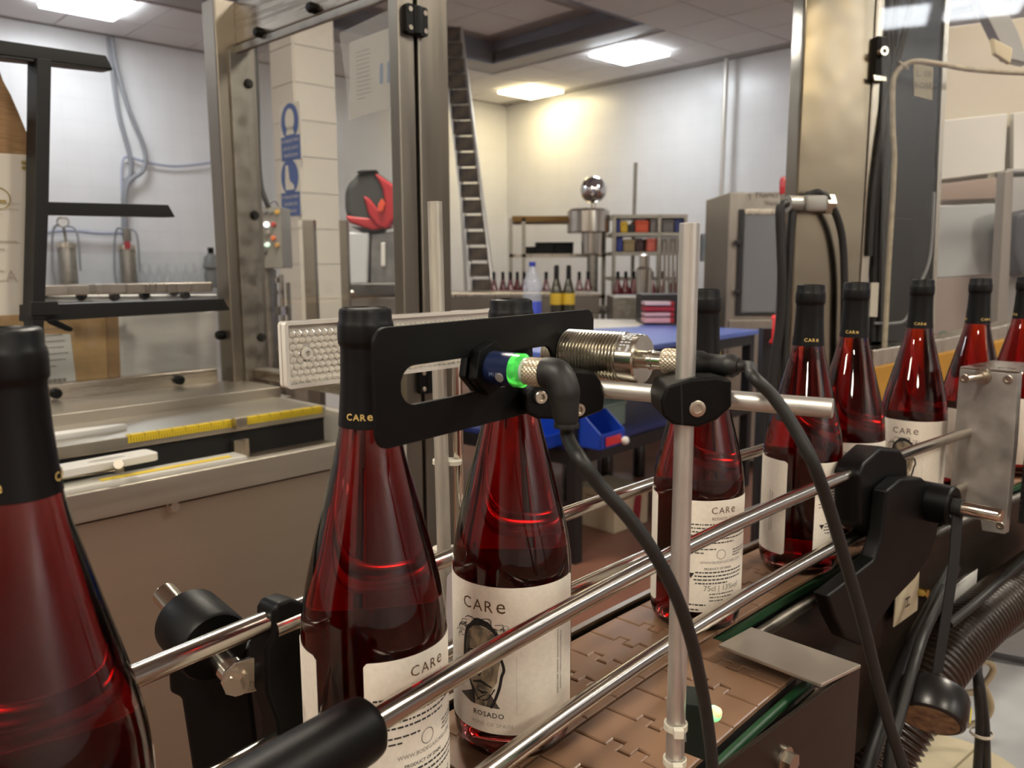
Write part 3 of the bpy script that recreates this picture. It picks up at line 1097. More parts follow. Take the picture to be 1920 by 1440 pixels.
qd = (qd - ax * qd.dot(ax)).normalized()
MB().box(tc + qd * .0358, (.003, .013, .017), Matrix((qd, ax.cross(qd), ax)).transposed()).build('yellow_tag', mat('yellow_tag', (206, 190, 70), 0.5), tape, 30, bevel=.0006)
hk = tc - ax * .0205
MB().box(hk + Vector((.002, -.012, .004)), (.022, .004, .006), Matrix.Rotation(math.radians(24), 3, 'Y')).build('metal_clip', M_BRIGHT, tape, 30, bevel=.0006)

# ---- aluminium block that ends the near rails, with screws, stud and gripper belt
pA, tA, nA = cl(S_AB, .062)
nfA = -tA
ab = thing('mounting_block', 'tall flat milled aluminium block with screws at the right edge', 'block', pA)
face = [(1799, 691), (1909, 701), (1901, 830), (1884, 1002), (1841, 995), (1838, 975), (1778, 965), (1786, 850)]
px_slab(face, pA, nfA, .014).build('plate', M_ALU_BLOCK, ab, 30, bevel=.0012)
for x, y, r in ((1808, 709, .0052), (1890, 711, .0052), (1876, 985, .0046)):
    hexbolt(ab, hit(x, y, pA, nfA), nfA, r, .002, 'screw', socket=True)
p = hit(1843, 706, pA, nfA)
dst = (nfA * .9 + nA * -.1).normalized()
MB().lathe([(0, 0), (.010, 0), (.010, .0015), (.0062, .0015), (.0062, .007), (.0036, .007), (.0036, .036), (.003, .037), (0, .037)], 18, p, dst).build('stud', M_BOLT, ab, 35)
cv0 = [hit(x, y, pA + Vector((0, 0, 0)), nfA) for x, y in ((1800, 692), (1909, 700))]
mb = MB()
up_ = Vector((0, 0, .003))
slab_pts(mb, [cv0[0] + up_, cv0[1] + up_, cv0[1] + up_ + tA * .10, cv0[0] + up_ + tA * .10], (0, 0, 1), .003)
mb.build('top_cover', M_STEEL, ab, 30, bevel=.0006)
M_BELT = mat('black_ribbed_belt', (20, 20, 20), 0.55)
gb = thing('gripper_belt', 'black ribbed gripper belt beside the aluminium block at the right edge', 'belt', pA)
c0 = hit(1912, 735, pA + tA * .016, nfA)
c1 = hit(1912, 985, pA + tA * .016, nfA)
wd = .06
cc = (c0 + c1) / 2 + nA * (wd / 2 - .002) + tA * .06
RA_ = frame_from(nA)
MB().box(cc, (wd - .006, .10, c0.z - c1.z), RA_).build('belt_body', M_BELT, gb, 0)
mb = MB()
nz, nx = 26, 12
for i in range(nz):
    for j in range(nx):
        z = c1.z + (c0.z - c1.z) * (i + .5) / nz
        q = cc + nA * ((j + .5) / nx - .5) * (wd - .006) - tA * .0505
        q.z = z
        mb.box(q, ((wd - .006) / nx * .7, .003, (c0.z - c1.z) / nz * .6), RA_)
        
rb = mb.build('ribs', M_BELT, gb, 0)
rb['kind'] = 'stuff'

# ---- left clamps: black sleeve on the near rail, post with boss and rod behind
sl = s_px(631, 1371.6, Z_NU)
p, t, n = cl(sl, .062, Z_NU)
slv = thing('rail_sleeve', 'fat black sleeve gripping the near end of the upper guide rail, bottom left', 'clamp', p)
MB().lathe([(.0066, 0), (.0125, 0), (.0145, -.002), (.0152, -.006), (.0160, -.060), (.0165, -.10), (.0062, -.10), (.0062, 0)], 40, p + t * .012, t).build('sleeve_body', M_BLACK, slv, 40)
MB().box(p - t * .06 - Vector((0, 0, .03)), (.05, .020, .06), frame_from(t)).build('sleeve_foot', M_BLACK, slv, 30, bevel=.003)

pF, tF, nF = cl(S_FL, -.062, Z_FU)
lc = thing('rail_clamp', 'black plastic clamp holding the far guide rail at the left, with a steel link', 'clamp', pF)
px_slab([(513, 1150), (522, 1132), (548, 1124), (572, 1130), (580, 1150), (584, 1400), (570, 1480), (520, 1480), (522, 1360), (500, 1300), (498, 1220), (512, 1190)], pF, nF, .018, .004).build('clamp_body', M_BLACK, lc, 35, bevel=.003, seg=3)
yl = pF.y - .012
lk = [atY(x, y, yl) for x, y in ((418, 1262), (440, 1243), (500, 1226), (512, 1232), (512, 1290), (446, 1305), (424, 1300), (412, 1282))]
slab_pts(MB(), lk, (0, -1, 0), .004).build('link', M_STEEL_H, lc, 30, bevel=.001)
hexbolt(lc, atY(443, 1279, yl), (0, -1, 0), .0062, .006)
lp = thing('rail_post', 'black plastic post with a round boss and slanting steel rod, behind the nearest bottle', 'bracket', atY(410, 1440, .50))
yp = .50
px_slab([(322, 1190), (342, 1180), (350, 1230), (464, 1215), (470, 1300), (482, 1400), (500, 1560), (376, 1560), (352, 1400), (338, 1310), (316, 1300), (312, 1215)], (0, yp, 1), (0, -1, 0), .022).build('post', M_BLACK, lp, 35, bevel=.003, seg=3)
bc0, bc1 = atY(352, 1162, yp + .012), atY(404, 1214, yp - .018)
axb = (bc1 - bc0).normalized()
bm_ = (bc0 + bc1) / 2
MB().lathe([(0, -.022), (.0190, -.022), (.0225, -.0185), (.0230, .0185), (.0215, .021), (.0105, .022), (0, .022)], 40, bm_, axb).build('boss', M_BLACK, lp, 35)
r0, r1 = atY(308, 1112, yp + .03), atY(446, 1272, yp - .026)
MB().cyl(r0, r1, .0084, n=28).build('steel_rod', M_BRIGHT, lp, 35, bevel=.0008)

# ---- black slotted sensor plate
PD = Vector((.6, .8, 0))
PN = Vector((.8, -.6, 0))
PO = atY(700, 730, .36)
PL = .187
ph = hit(703, 622, PO, PN).z - hit(703, 836, PO, PN).z
zt = [hit(x, y, PO, PN) for x, y in ((760, 617), (1095, 575), (760, 838), (985, 771))]
z_top = sum(q.z for q in zt[:2]) / 2
z_bot = sum(q.z for q in zt[2:]) / 2
PC = Vector((PO.x, PO.y, 0)) + PD * PL / 2
PC.z = (z_top + z_bot) / 2
HT = z_top - z_bot
plate = thing('sensor_plate', 'black slotted metal plate holding two sensors in front of the bottle necks', 'bracket', PC)
sl0 = hit(749, 730, PO, PN)
x0 = (sl0 - PC).dot(PD)
sh = .0185
outer = rrect(PL, HT, .008, 8)
x1 = PL / 2 - .045
K = 8
inner = []
cxm, cw2 = (x0 + x1) / 2, (x1 - x0) / 2 - sh / 2
for sx, a0 in ((1, 0), (-1, 90), (-1, 180), (1, 270)):
    for i in range(K + 1):
        a = math.radians(a0 + 90 * i / K)
        inner.append((cxm + sx * cw2 + sh / 2 * math.cos(a), (hit(800, 720, PO, PN).z - PC.z) * .35 + sh / 2 * math.sin(a)))
MB().prism_hole(outer, inner, PC, PD, (0, 0, 1), .0022).build('plate', M_BLACK_MATT, plate, 30, bevel=.0003, seg=1)
# round light-barrier sensor in the slot
def axis_lathe(name, prof, o, ax, m, parent, n=36, smooth=32):
    return MB().lathe(prof, n, o, ax).build(name, m, parent, smooth)
def knurl(name, o, ax, r, L, m, parent, n=44, rows=9):
    """diamond-knurled collar"""
    ax = Vector(ax).normalized()
    t = ax.orthogonal().normalized()
    b = ax.cross(t)
    mb = MB()
    vs, fs = [], []
    for j in range(rows + 1):
        for i in range(n):
            rr = r * (1.0 if (i + j) % 2 else .955)
            if j in (0, rows):
                rr = r * .96
            th = 2 * math.pi * i / n
            vs.append(Vector(o) + ax * L * j / rows + (t * math.cos(th) + b * math.sin(th)) * rr)
    for j in range(rows):
        for i in range(n):
            i2 = (i + 1) % n
            a, bq, c, d = j * n + i, j * n + i2, (j + 1) * n + i2, (j + 1) * n + i
            fs += [(a, bq, c), (a, c, d)] if (i + j) % 2 else [(a, bq, d), (bq, c, d)]
    fs += [tuple(range(n - 1, -1, -1)), tuple(rows * n + i for i in range(n))]
    return mb.add(vs, fs).build(name, m, parent, 0)
def plate_pt(px, py):
    return hit(px, py, PO, PN)
s1o = plate_pt(905, 688)
sen = thing('photo_sensor', 'blue cylindrical sensor with a glowing green ring, in the plate slot', 'sensor', s1o)
M_BLUE_S = mat('navy_sensor_body', (20, 32, 66), 0.32)
axn = PN
t_ = Vector((0, 0, 1))
b_ = PD
for d0, d1, r in ((-.006, -.0012, .0135), (.0012, .007, .0145)):
    MB().prism(circ(r, 6, .3), s1o + axn * (d0 + d1) / 2, PD, t_, d1 - d0).build('nut', M_BLACK, sen, 30, bevel=.0008)
axis_lathe('barrel', [(0, -.007), (.0088, -.007), (.0088, .0220), (0, .0220)], s1o, axn, M_BLUE_S, sen)
Flat().text('M18', .0032, 0, 0).to_mesh('print', lambda x, y: s1o + axn * (.0135 + x) + (PD * -math.sin(.55 + y / .0089) * -1 * 0 + (-PD) * 0) + ((Vector((0, 0, 1)) * math.sin(y / .0089 - .35)) + (axn.cross(Vector((0, 0, 1))) * math.cos(y / .0089 - .35))) * .00885, mat('sensor_print', (120, 140, 180), 0.5), sen)
kd = axn.cross(Vector((0, 0, 1)))
if kd.y > 0:
    kd = -kd
kd = (kd * .93 + Vector((0, 0, -.36))).normalized()
axis_lathe('adjuster', [(0, 0), (.0024, 0), (.0024, .0008), (0, .0010)], s1o + axn * .0175 + kd * .0086, kd, mat('adjuster_steel', (190, 190, 185), 0.3, 0.6), sen, 18)
M_RING = bpy.data.materials.new('green_glow_ring')
nt, b = nodes_of(M_RING)
b.inputs['Base Color'].default_value = (.05, .45, .08, 1)
b.inputs['Roughness'].default_value = .15
b.inputs['Emission Color'].default_value = (.12, 1.0, .10, 1)
wv = nt.nodes.new('ShaderNodeTexNoise')
wv.inputs['Scale'].default_value = 140
mr = nt.nodes.new('ShaderNodeMapRange')
mr.inputs[1].default_value = .42
mr.inputs[2].default_value = .62
mr.inputs[3].default_value = .06
mr.inputs[4].default_value = .45
tcn = nt.nodes.new('ShaderNodeTexCoord')
nt.links.new(tcn.outputs['Object'], wv.inputs['Vector'])
nt.links.new(wv.outputs[0], mr.inputs[0])
nt.links.new(mr.outputs[0], b.inputs['Emission Strength'])
axis_lathe('light_ring', [(.0060, .0218), (.0086, .0218), (.0086, .0262), (.0072, .0278), (.0060, .0278)], s1o, axn, M_RING, sen)
axis_lathe('collar', [(0, .0262), (.0068, .0262), (.0068, .0296), (.0058, .0296), (.0058, .035), (0, .035)], s1o, axn, mat('clear_collar', (176, 190, 176), 0.2), sen)
knurl('knurled_nut', s1o + axn * .0296, axn, .0072, .0110, M_KNURL, sen)
# elbow plug and its cable
el = s1o + axn * .0395
E_ = [el, el + axn * .004, el + axn * .0080 + Vector((0, 0, -.0014)), el + axn * .0108 + Vector((.0, 0, -.0070)), el + axn * .0116 + Vector((0, 0, -.0130)), el + axn * .0124 + Vector((0, 0, -.0210)), el + axn * .0128 + Vector((0, 0, -.0250))]
P = catmull(E_, 6)
rs = [(.0078 if i < len(P) * .55 else .0078 - (i / len(P) - .55) * .0062) for i in range(len(P))]
MB().tube(P, rs, 28).build('elbow_plug', M_RUBBER, sen, 45)
endp = E_[-1]
MB().lathe([(0, -.001), (.0062, -.001), (.0064, .0), (.0062, .0012), (0, .0012)], 26, endp, (0, 0, 1)).build('plug_rim', M_RUBBER, sen, 40)
cp = [endp + Vector((0, 0, .002)), endp + Vector((.0006, 0, -.006))] + [atY(x, y, yy) for x, y, yy in ((1086, 858, .366), (1126, 912, .366), (1180, 972, .368), (1228, 1040, .371), (1268, 1118, .378), (1296, 1200, .388), (1314, 1280, .398), (1326, 1350, .405), (1336, 1440, .410), (1340, 1560, .415))]
cable('plug_cable', cp, .0034, M_RUBBER, 'dark rubber cable hanging from the elbow plug down across the aluminium pole', n=14)

# big threaded proximity sensor
s2o = plate_pt(1064, 663)
prox = thing('proximity_sensor', 'large threaded nickel barrel sensor at the right end of the black plate', 'sensor', s2o)
prof = [(0, -.010), (.0140, -.010)]
x = -.010
while x < .0400:
    prof += [(.0150, x + .0006), (.0150, x + .0009), (.0134, x + .0016), (.0134, x + .0019)]
    x += .0022
prof += [(.0140, x), (.0140, .0405)]
axis_lathe('threaded_barrel', prof + [(0, .0405)], s2o, axn, M_BRASS, prox, 48, 20)
axis_lathe('end_cap', [(.0, .0400), (.0141, .0400), (.0141, .0500), (.0133, .0510), (0, .0510)], s2o, axn, M_BRASS, prox, 48)
mb = MB()
rg = axn.cross(Vector((0, 0, 1)))
if rg.y > 0:
    rg = -rg
for i in range(24):
    for j in range(3):
        th = math.radians(20 + i * 4.2)
        if random.random() < .35:
            continue
        d = rg * math.cos(th) + Vector((0, 0, 1)) * math.sin(th)
        mb.box(s2o + axn * (.0425 + j * .0022 + random.uniform(0, .0005)) + d * .01415, (.0009, .0017, .0004), Matrix((d.cross(axn), axn, d)).transposed())
st_ = mb.build('stamped_print', mat('stamp_white', (196, 198, 204), 0.5), prox, 0)
st_['kind'] = 'stuff'
axis_lathe('stem', [(0, .0505), (.0050, .0505), (.0050, .054), (.0046, .0545), (.0056, .0552), (.0056, .0575), (.0050, .058), (.0050, .066), (0, .066)], s2o, axn, M_BRASS, prox, 30)
knurl('knurled_nut', s2o + axn * .0640, axn, .0072, .0120, M_KNURL, prox)
c2 = s2o + axn * .0755
axis_lathe('plug', [(0, 0), (.0070, 0), (.0070, .010), (.0058, .013), (.0056, .022), (.0062, .024), (.0062, .028), (.0045, .031), (0, .031)], c2, axn, M_RUBBER, prox, 28)
pe = c2 + axn * .030
cp = [pe, pe + axn * .007] + [atY(x, y, yy) for x, y, yy in ((1412, 706, .396), (1450, 744, .392), (1488, 800, .388), (1526, 872, .384), (1556, 956, .392), (1586, 1056, .402), (1616, 1160, .412), (1642, 1264, .420), (1668, 1360, .425), (1694, 1440, .43), (1720, 1540, .43))]
cable('sensor_cable', cp, .0032, M_RUBBER, 'dark rubber cable arching right from the threaded sensor and falling past the rails', n=14)

# ---- aluminium pole, cross rod and their clamps
pole_y = .418
pt, pbm = atY(1293, 418, pole_y), atY(1297, 1440, pole_y)
pbm = Vector((pt.x, pole_y, .60))
tag(MB().cyl(pbm, pt, .0051, n=36).build('upright_pole', M_ALU, None, 35, bevel=.0004, loc=pbm), 'upright satin aluminium pole in front of the fourth bottle', 'pole')
ra, rb_ = atY(1100, 727, .464), atY(1562, 766, .402)
tag(MB().cyl(ra, rb_, .0050, n=36).build('cross_rod', M_ALU, None, 35, bevel=.0005, loc=ra), 'horizontal satin aluminium rod clamped across the upright pole', 'rod')
cc = thing('cross_clamp', 'black plastic cross clamp joining the aluminium pole and rod', 'clamp', atY(1305, 755, .42))
px_slab([(1240, 752), (1250, 724), (1296, 710), (1345, 706), (1373, 713), (1373, 764), (1345, 788), (1310, 802), (1262, 797), (1243, 782)], (0, .408, 1), (0, -1, 0), .036).build('body', M_BLACK, cc, 35, bevel=.0018, seg=3)
px_slab([(1276, 720), (1279, 720), (1281, 798), (1278, 798)], (0, .4078, 1), (0, -1, 0), .001).build('seam', M_DARK, cc, 0)
hexbolt(cc, atY(1307, 766, .408), (.1, -1, 0), .0042, .0012, 'screw', socket=True)
hexbolt(cc, atY(1338, 709, .424) + Vector((0, 0, -.001)), (0, 0, 1), .0042, .0012, 'screw', socket=True)
pcl = thing('plate_clamp', 'black plastic clamp under the threaded sensor, bolting the slotted plate to the rod', 'clamp', atY(1060, 740, .46))
px_slab([(984, 742), (1000, 722), (1056, 691), (1115, 697), (1128, 714), (1135, 745), (1133, 770), (1086, 788), (1008, 786), (986, 774)], (0, .434, 1), Vector((.35, -1, 0)), .054).build('body', M_BLACK, pcl, 35, bevel=.002, seg=3)
nn = Vector((.35, -1, 0)).normalized()
for x, y in ((1012, 744), (1083, 767)):
    hexbolt(pcl, hit(x, y, (0, .434, 1), nn), nn, .0036, .003, 'screw', socket=True)

# ---- little sensor tied to the foot of the pole
sb = thing('pole_sensor', 'small sensor box with a green indicator lamp, tied to the foot of the aluminium pole', 'sensor', atY(1305, 1390, .436))
bx = [atY(x, y, .432) for x, y in ((1274, 1318), (1338, 1326), (1342, 1436), (1276, 1410))]
slab_pts(MB(), bx, (0, -1, 0), .022).build('housing', mat('sensor_housing', (18, 34, 30), 0.4), sb, 30, bevel=.001)
bx = [atY(x, y, .4315) for x, y in ((1276, 1340), (1286, 1342), (1287, 1392), (1278, 1386))]
slab_pts(MB(), bx, (0, -1, 0), .0006).build('rating_label', mat('grey_label', (150, 150, 150), 0.5), sb, 0)
lm = atY(1338, 1338, .428)
MB().sphere(lm, .0046, 20, 12).build('indicator_lamp', emit('green_lamp', (.03, .9, .25), .4), sb, 60)
MB().sphere(lm + Vector((.0012, -.0022, .0022)), .0030, 16, 10).build('indicator_lamp', emit('amber_lamp', (1.0, .5, .02), .45), sb, 60)
zt_ = mat('cable_tie_nylon', (214, 208, 192), 0.45)
def tie(cen, r, label, tilt=0.0, tail=True, n=(0, 0, 1)):
    th = thing('cable_tie', label, 'cable tie', cen, 'white nylon cable ties')
    ax = (Vector(n) + Vector((tilt, 0, 0))).normalized()
    MB().lathe([(r, -.0018), (r + .0012, -.0018), (r + .0012, .0018), (r, .0018), (r, -.0018)], 32, cen, ax).build('band', zt_, th, 35)
    if tail:
        MB().box(Vector(cen) + Vector((0, -r - .0022, 0)), (.0055, .0045, .0052)).build('head', zt_, th, 30, bevel=.0006)
    return th
tie(Vector((pt.x, pole_y, atY(1297, 1360, pole_y).z)), .0053, 'white cable tie round the aluminium pole foot, upper of two')
tie(Vector((pt.x, pole_y, atY(1297, 1426, pole_y).z)), .0053, 'white cable tie round the aluminium pole foot, lower of two')

# ---- reflector strip behind the bottle necks, on a pale pole and a chrome rod
r0_, r1_ = atY(531, 665, .50), atY(960, 620, .655)
RD = Vector((r1_.x - r0_.x, r1_.y - r0_.y, 0))
RL = RD.length
RD.normalize()
RN = Vector((RD.y, -RD.x, 0))
zr0 = (atY(533, 603, .50).z + atY(540, 730, .50).z) / 2
RH = atY(533, 603, .50).z - atY(540, 730, .50).z
RCc = Vector((r0_.x, r0_.y, zr0)) + RD * RL / 2
ref = thing('retro_reflector', 'clear prismatic reflector strip behind the black bottle neck', 'reflector', RCc)
M_REF = mat('prismatic_plastic', (244, 240, 230), 0.10, 0.30, coat=0.8)
M_REFR = mat('reflector_rim', (236, 232, 222), 0.12, 0.2, coat=0.6)
MB().prism(rrect(RL, RH, .003), RCc - RN * .003, RD, (0, 0, 1), .004).build('backing', M_REF, ref, 0)
MB().prism_hole(rrect(RL, RH, .003), rrect(RL - .005, RH - .005, .001), RCc + RN * .0005, RD, (0, 0, 1), .005).build('rim', M_REFR, ref, 30)
mb = MB()
px_ = .0047
nx, nz = int((RL - .006) / px_), int((RH - .006) / (px_ * .866))
hole = Vector((RCc.x, RCc.y, 0)) + RD * (-RL / 2 + .0165)
for j in range(nz):
    for i in range(nx):
        cx = -RL / 2 + .003 + (i + .5 + (.5 if j % 2 else 0)) * px_
        cz = -RH / 2 + .003 + (j + .5) * px_ * .866
        if cx > RL / 2 - .004 or math.hypot(cx + RL / 2 - .0165, cz) < .0045:
            continue
        c = RCc + RD * cx + Vector((0, 0, cz))
        k = px_ * .56
        base = [c + RD * k * math.cos(math.radians(a)) + Vector((0, 0, k * math.sin(math.radians(a)))) - RN * .0008 for a in (30, 90, 150, 210, 270, 330)]
        apex = c + RN * .0024
        mid = [(base[q] + base[(q + 1) % 6]) / 2 for q in range(6)]
        mb.add(base + [apex], [(0, 1, 6), (1, 2, 6), (2, 3, 6), (3, 4, 6), (4, 5, 6), (5, 0, 6)])
pr = mb.build('prisms', M_REF, ref, 0)
pr['kind'] = 'stuff'
hp = RCc + RD * (-RL / 2 + .0165)
MB().lathe([(.0018, .0006), (.0018, .0022), (.0036, .0022), (.0042, .0006)], 24, hp, RN).build('hole_collar', M_REFR, ref, 30)
q0, q1 = atY(815, 378, .640), atY(835, 1040, .640)
q1.y = .640
M_POLE2 = mat('pale_scuffed_pole', (188, 184, 172), 0.4, 0.55, noise=0.18, nscale=(90, 90, 18))
tag(MB().cyl(q1 - Vector((0, 0, .10)), q0, .0057, n=30).build('reflector_pole', M_POLE2, None, 35, loc=q1 - Vector((0, 0, .10))), 'pale scuffed upright pole behind the second bottle carrying the reflector', 'pole')
h0, h1 = atY(856, 600, .655), atY(862, 1050, .655)
tag(MB().cyl(h1 - Vector((0, 0, .15)), h0, .0042, n=24).build('chrome_rod', M_BRIGHT, None, 35, loc=h1 - Vector((0, 0, .15))), 'thin polished rod beside the pale reflector pole', 'rod')
MB
def flat_tie(px0, px1, py, yy, label):
    a, b_ = atY(px0, py, yy), atY(px1, py + 1, yy)
    th = thing('cable_tie', label, 'cable tie', a, 'white nylon cable ties')
    mid = (a + b_) / 2
    L = (b_ - a).length
    MB().prism(rrect(L, .0155, .007, 6), mid, (b_ - a), (0, 1, 0), .0032).build('band', zt_, th, 35)
flat_tie(811, 866, 865, .647, 'white cable tie binding the reflector pole to the thin rod, upper of two')
flat_tie(811, 869, 1030, .647, 'white cable tie binding the reflector pole to the thin rod, lower of two')

pg = [atY(x, y, .632) for x, y in ((838, 1082), (846, 1073), (853, 1092), (851, 1150), (852, 1196), (839, 1201), (836, 1140))]
tag(slab_pts(MB(), pg, (0, -1, 0), .0012).build('paper_tag', mat('lilac_paper', (196, 186, 188), 0.7), None, 0, loc=pg[5]), 'crumpled pale paper tag hanging between the second and third bottles', 'tag')

# ================================================================== THE GUARDED MACHINE ON THE LEFT
ML = Vector((-.319, 1.448, 0))
_m = math.radians(43.4)
e1 = Vector((math.sin(_m), math.cos(_m), 0))
e2 = Vector((-math.cos(_m), math.sin(_m), 0))
R_M = frame_from(e1)
def Mf(x, y, z=0.0):
    p = ML + e1 * x + e2 * y
    return Vector((p.x, p.y, z))
def mbox(x0, x1, y0, y1, z0, z1, mb=None):
    mb = mb or MB()
    return mb.box(Mf((x0 + x1) / 2, (y0 + y1) / 2, (z0 + z1) / 2), (x1 - x0, y1 - y0, z1 - z0), R_M)
M_PANEL = mat('brushed_panel_steel', (168, 155, 138), 0.34, 0.8, noise=0.02, nscale=(2, 2, 30))
M_POST = mat('guard_post_steel', (146, 139, 128), 0.36, 1.0, noise=0.05, nscale=(50, 50, 3), rvar=0.05)
M_DECK = mat('satin_deck_steel', (178, 171, 158), 0.36, 0.85, noise=.05, nscale=(4, 4, 60), rvar=.06)
M_YELLOW = mat('yellow_scale_tape', (214, 184, 40), 0.5)
mach = thing('labelling_machine', 'stainless steel machine bench with a dark channel, behind the bottles on the left', 'machine', Mf(-.3, .3, 0))
X0, X1 = -1.0, .16
mbox(X0, X1, .012, .64, .22, .90).build('cabinet', M_PANEL, mach, 0)
mb = mbox(X0, X1, .0, .022, .905, .95)
mb.build('front_lip', M_DECK, mach, 30, bevel=.003)
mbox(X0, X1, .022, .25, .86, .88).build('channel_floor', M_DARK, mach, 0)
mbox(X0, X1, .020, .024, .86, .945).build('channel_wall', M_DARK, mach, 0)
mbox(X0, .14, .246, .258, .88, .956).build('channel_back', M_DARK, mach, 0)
mbox(X0, .14, .240, .256, .950, .973).build('scale_bar', M_DECK, mach, 30, bevel=.002)
for x0, x1 in ((-.272, -.075), (-.052, .13)):
    mbox(x0, x1, .2385, .2505, .960, .9745).build('scale_tape', M_YELLOW, mach, 0)
mb = MB()
for k in range(80):
    x = -.268 + k * .005
    if -.075 < x < -.052 or x > .128:
        continue
    mbox(x, x + .0007, .2383, .2505, .960, .9748 if k % 5 == 0 else .968, mb)
mb.build('scale_marks', M_INK, mach, 0)['kind'] = 'stuff'
mbox(X0, .14, .256, .45, .955, .970).build('deck', M_DECK, mach, 30, bevel=.001)
mbox(X0, .16, .45, .64, .90, .992).build('rear_step', M_DECK, mach, 30, bevel=.003)
mbox(.137, .165, .0, .47, .88, .968).build('end_block', mat('pale_end_block', (200, 196, 186), 0.4, 0.5), mach, 30, bevel=.004)
# clamp post across the channel
p = Mf(-.064, .245, 0)
mbox(-.080, -.048, .226, .242, .86, .935).build('channel_bracket', M_STEEL, mach, 30, bevel=.001)
mbox(-.076, -.052, .222, .240, .958, .980).build('bracket_bolt', M_BOLT, mach, 30, bevel=.002)
# clear guide with its own yellow tape on the front lip
M_CLEAR = mat('frosted_clear_block', (196, 194, 184), 0.2, 0.0, coat=0.4)
mbox(-.46, -.170, .006, .050, .944, .958).build('clear_guide', M_CLEAR, mach, 30, bevel=.004)
mbox(-.40, -.195, .014, .026, .9582, .9592).build('scale_tape', M_YELLOW, mach, 0)
# pivoting guide arm with an oval hole, and a pale blade on the deck
c = atZ(165, 874, .975)
ex = (atZ(230, 862, .975) - atZ(100, 886, .975)).normalized()
ey = Vector((-ex.y, ex.x, 0))
o_ = rrect(.20, .045, .010, 6)
i_ = [(x * .028 + .028, y * .009) for x, y in circ(1, len(o_), math.pi / 14)]
arm = MB().prism_hole(o_, i_, c, ex, ey, .012)
arm.build('guide_arm', mat('white_guide_plastic', (208, 206, 200), 0.4), mach, 30, bevel=.0015)
MB().cyl(atZ(224, 886, .93), atZ(222, 870, .985), .007, n=18).build('arm_pivot', M_BOLT, mach, 35)
q = atZ(120, 898, .965)
MB().cyl(atZ(110, 893, .965), atZ(226, 874, .965), .006, n=14).build('arm_rod', M_BRIGHT, mach, 35)
c = atZ(130, 815, .975)
MB().prism([(-.15, -.012), (.06, -.012), (.10, -.002), (.085, .010), (.02, .018), (-.15, .016)], c, e1, e2, .012).build('pale_blade', mat('white_guide_plastic', (208, 206, 200), 0.4), mach, 30, bevel=.003)
hexbolt(mach, hit(322, 948, Mf(0, .012), -e2), -e2, .008, .012)
for x in (X0 + .08, .08):
    for y in (.07, .57):
        MB().cyl(Mf(x, y, 0), Mf(x, y, .24), .022, n=16).build('foot', M_STEEL_DULL, mach, 35)

# guard enclosure: posts, beams, clear panes
gd = thing('machine_guard', 'stainless steel guard frame with clear panes round the left machine', 'machine guard', Mf(.2, .3, 0))
mbox(.122, .222, .60, .66, 0, 1.872).build('post', M_POST, gd, 30, bevel=.006)
mbox(.150, .205, .592, .604, .99, 1.76).build('post_flange', M_STEEL_DULL, gd, 30, bevel=.002)
mbox(.212, .290, .0, .03, 0, 2.5).build('post', M_POST, gd, 30, bevel=.006)
mbox(.165, .204, .0, .03, .62, 2.5).build('door_stile', M_POST, gd, 30, bevel=.004)
mbox(.202, .214, .012, .03, .0, 2.5).build('gap', M_DARK, gd, 0)
mbox(.170, .215, .03, .60, 1.775, 1.870).build('top_beam', M_STEEL_H, gd, 30, bevel=.004)
mbox(.166, .176, .03, .60, 1.755, 1.772).build('top_seal', M_STEEL_DULL, gd, 30, bevel=.002)
mbox(.170, .215, .05, .60, .993, 1.02).build('lower_beam', M_STEEL_H, gd, 30, bevel=.004)
mbox(-1.0, .10, .635, .668, .99, 1.025).build('rear_beam', M_STEEL_H, gd, 30, bevel=.003)
zb = hit(240, 541, Mf(0, .65), -e2).z
mbox(-1.0, .10, .635, .665, zb - .011, zb + .011).build('rear_beam', M_STEEL, gd, 30, bevel=.003)
M_PANE = clear_sheet('clear_guard_pane', (.97, .98, .98), .03, .02, .012, (.75, .76, .78))
mbox(.186, .191, .03, .60, 1.02, 1.775).build('pane', M_PANE, gd, 0)
mbox(-1.0, .12, .648, .652, 1.026, 1.30).build('pane', M_PANE, gd, 0)
for x, y, o, n in ((490, 62, Mf(.168, 0), -e1), (590, 16, Mf(.168, 0), -e1), (462, 158, Mf(0, .60), -e2), (474, 404, Mf(0, .60), -e2), (487, 632, Mf(0, .60), -e2), (418, 628, Mf(.12, 0), -e1), (334, 712, Mf(0, .635), -e2), (103, 737, Mf(0, .635), -e2)):
    q = hit(x, y, o, n)
    MB().lathe([(0, 0), (.011, 0), (.011, .012), (.008, .017), (0, .018)], 18, q, n).build('pane_clip', M_BLACK, gd, 35)
def hinge(px, py, name='hinge'):
    q = hit(px, py, Mf(0, 0), -e2)
    h = MB().prism(rrect(.052, .052, .006), q - e2 * .006, e1, (0, 0, 1), .012).build(name, M_BLACK, gd, 30, bevel=.001)
    MB().cyl(q - e2 * .010 - Vector((0, 0, .024)), q - e2 * .010 + Vector((0, 0, .024)), .009, n=18).build('barrel', M_BLACK, h, 35)
    for dx in (-.017, .019):
        for dz in (-.016, .016):
            hexbolt(h, q - e2 * .012 + e1 * dx + Vector((0, 0, dz)), -e2, .0045, .002, 'screw', socket=True)
hinge(775, 40)
hinge(800, 712)

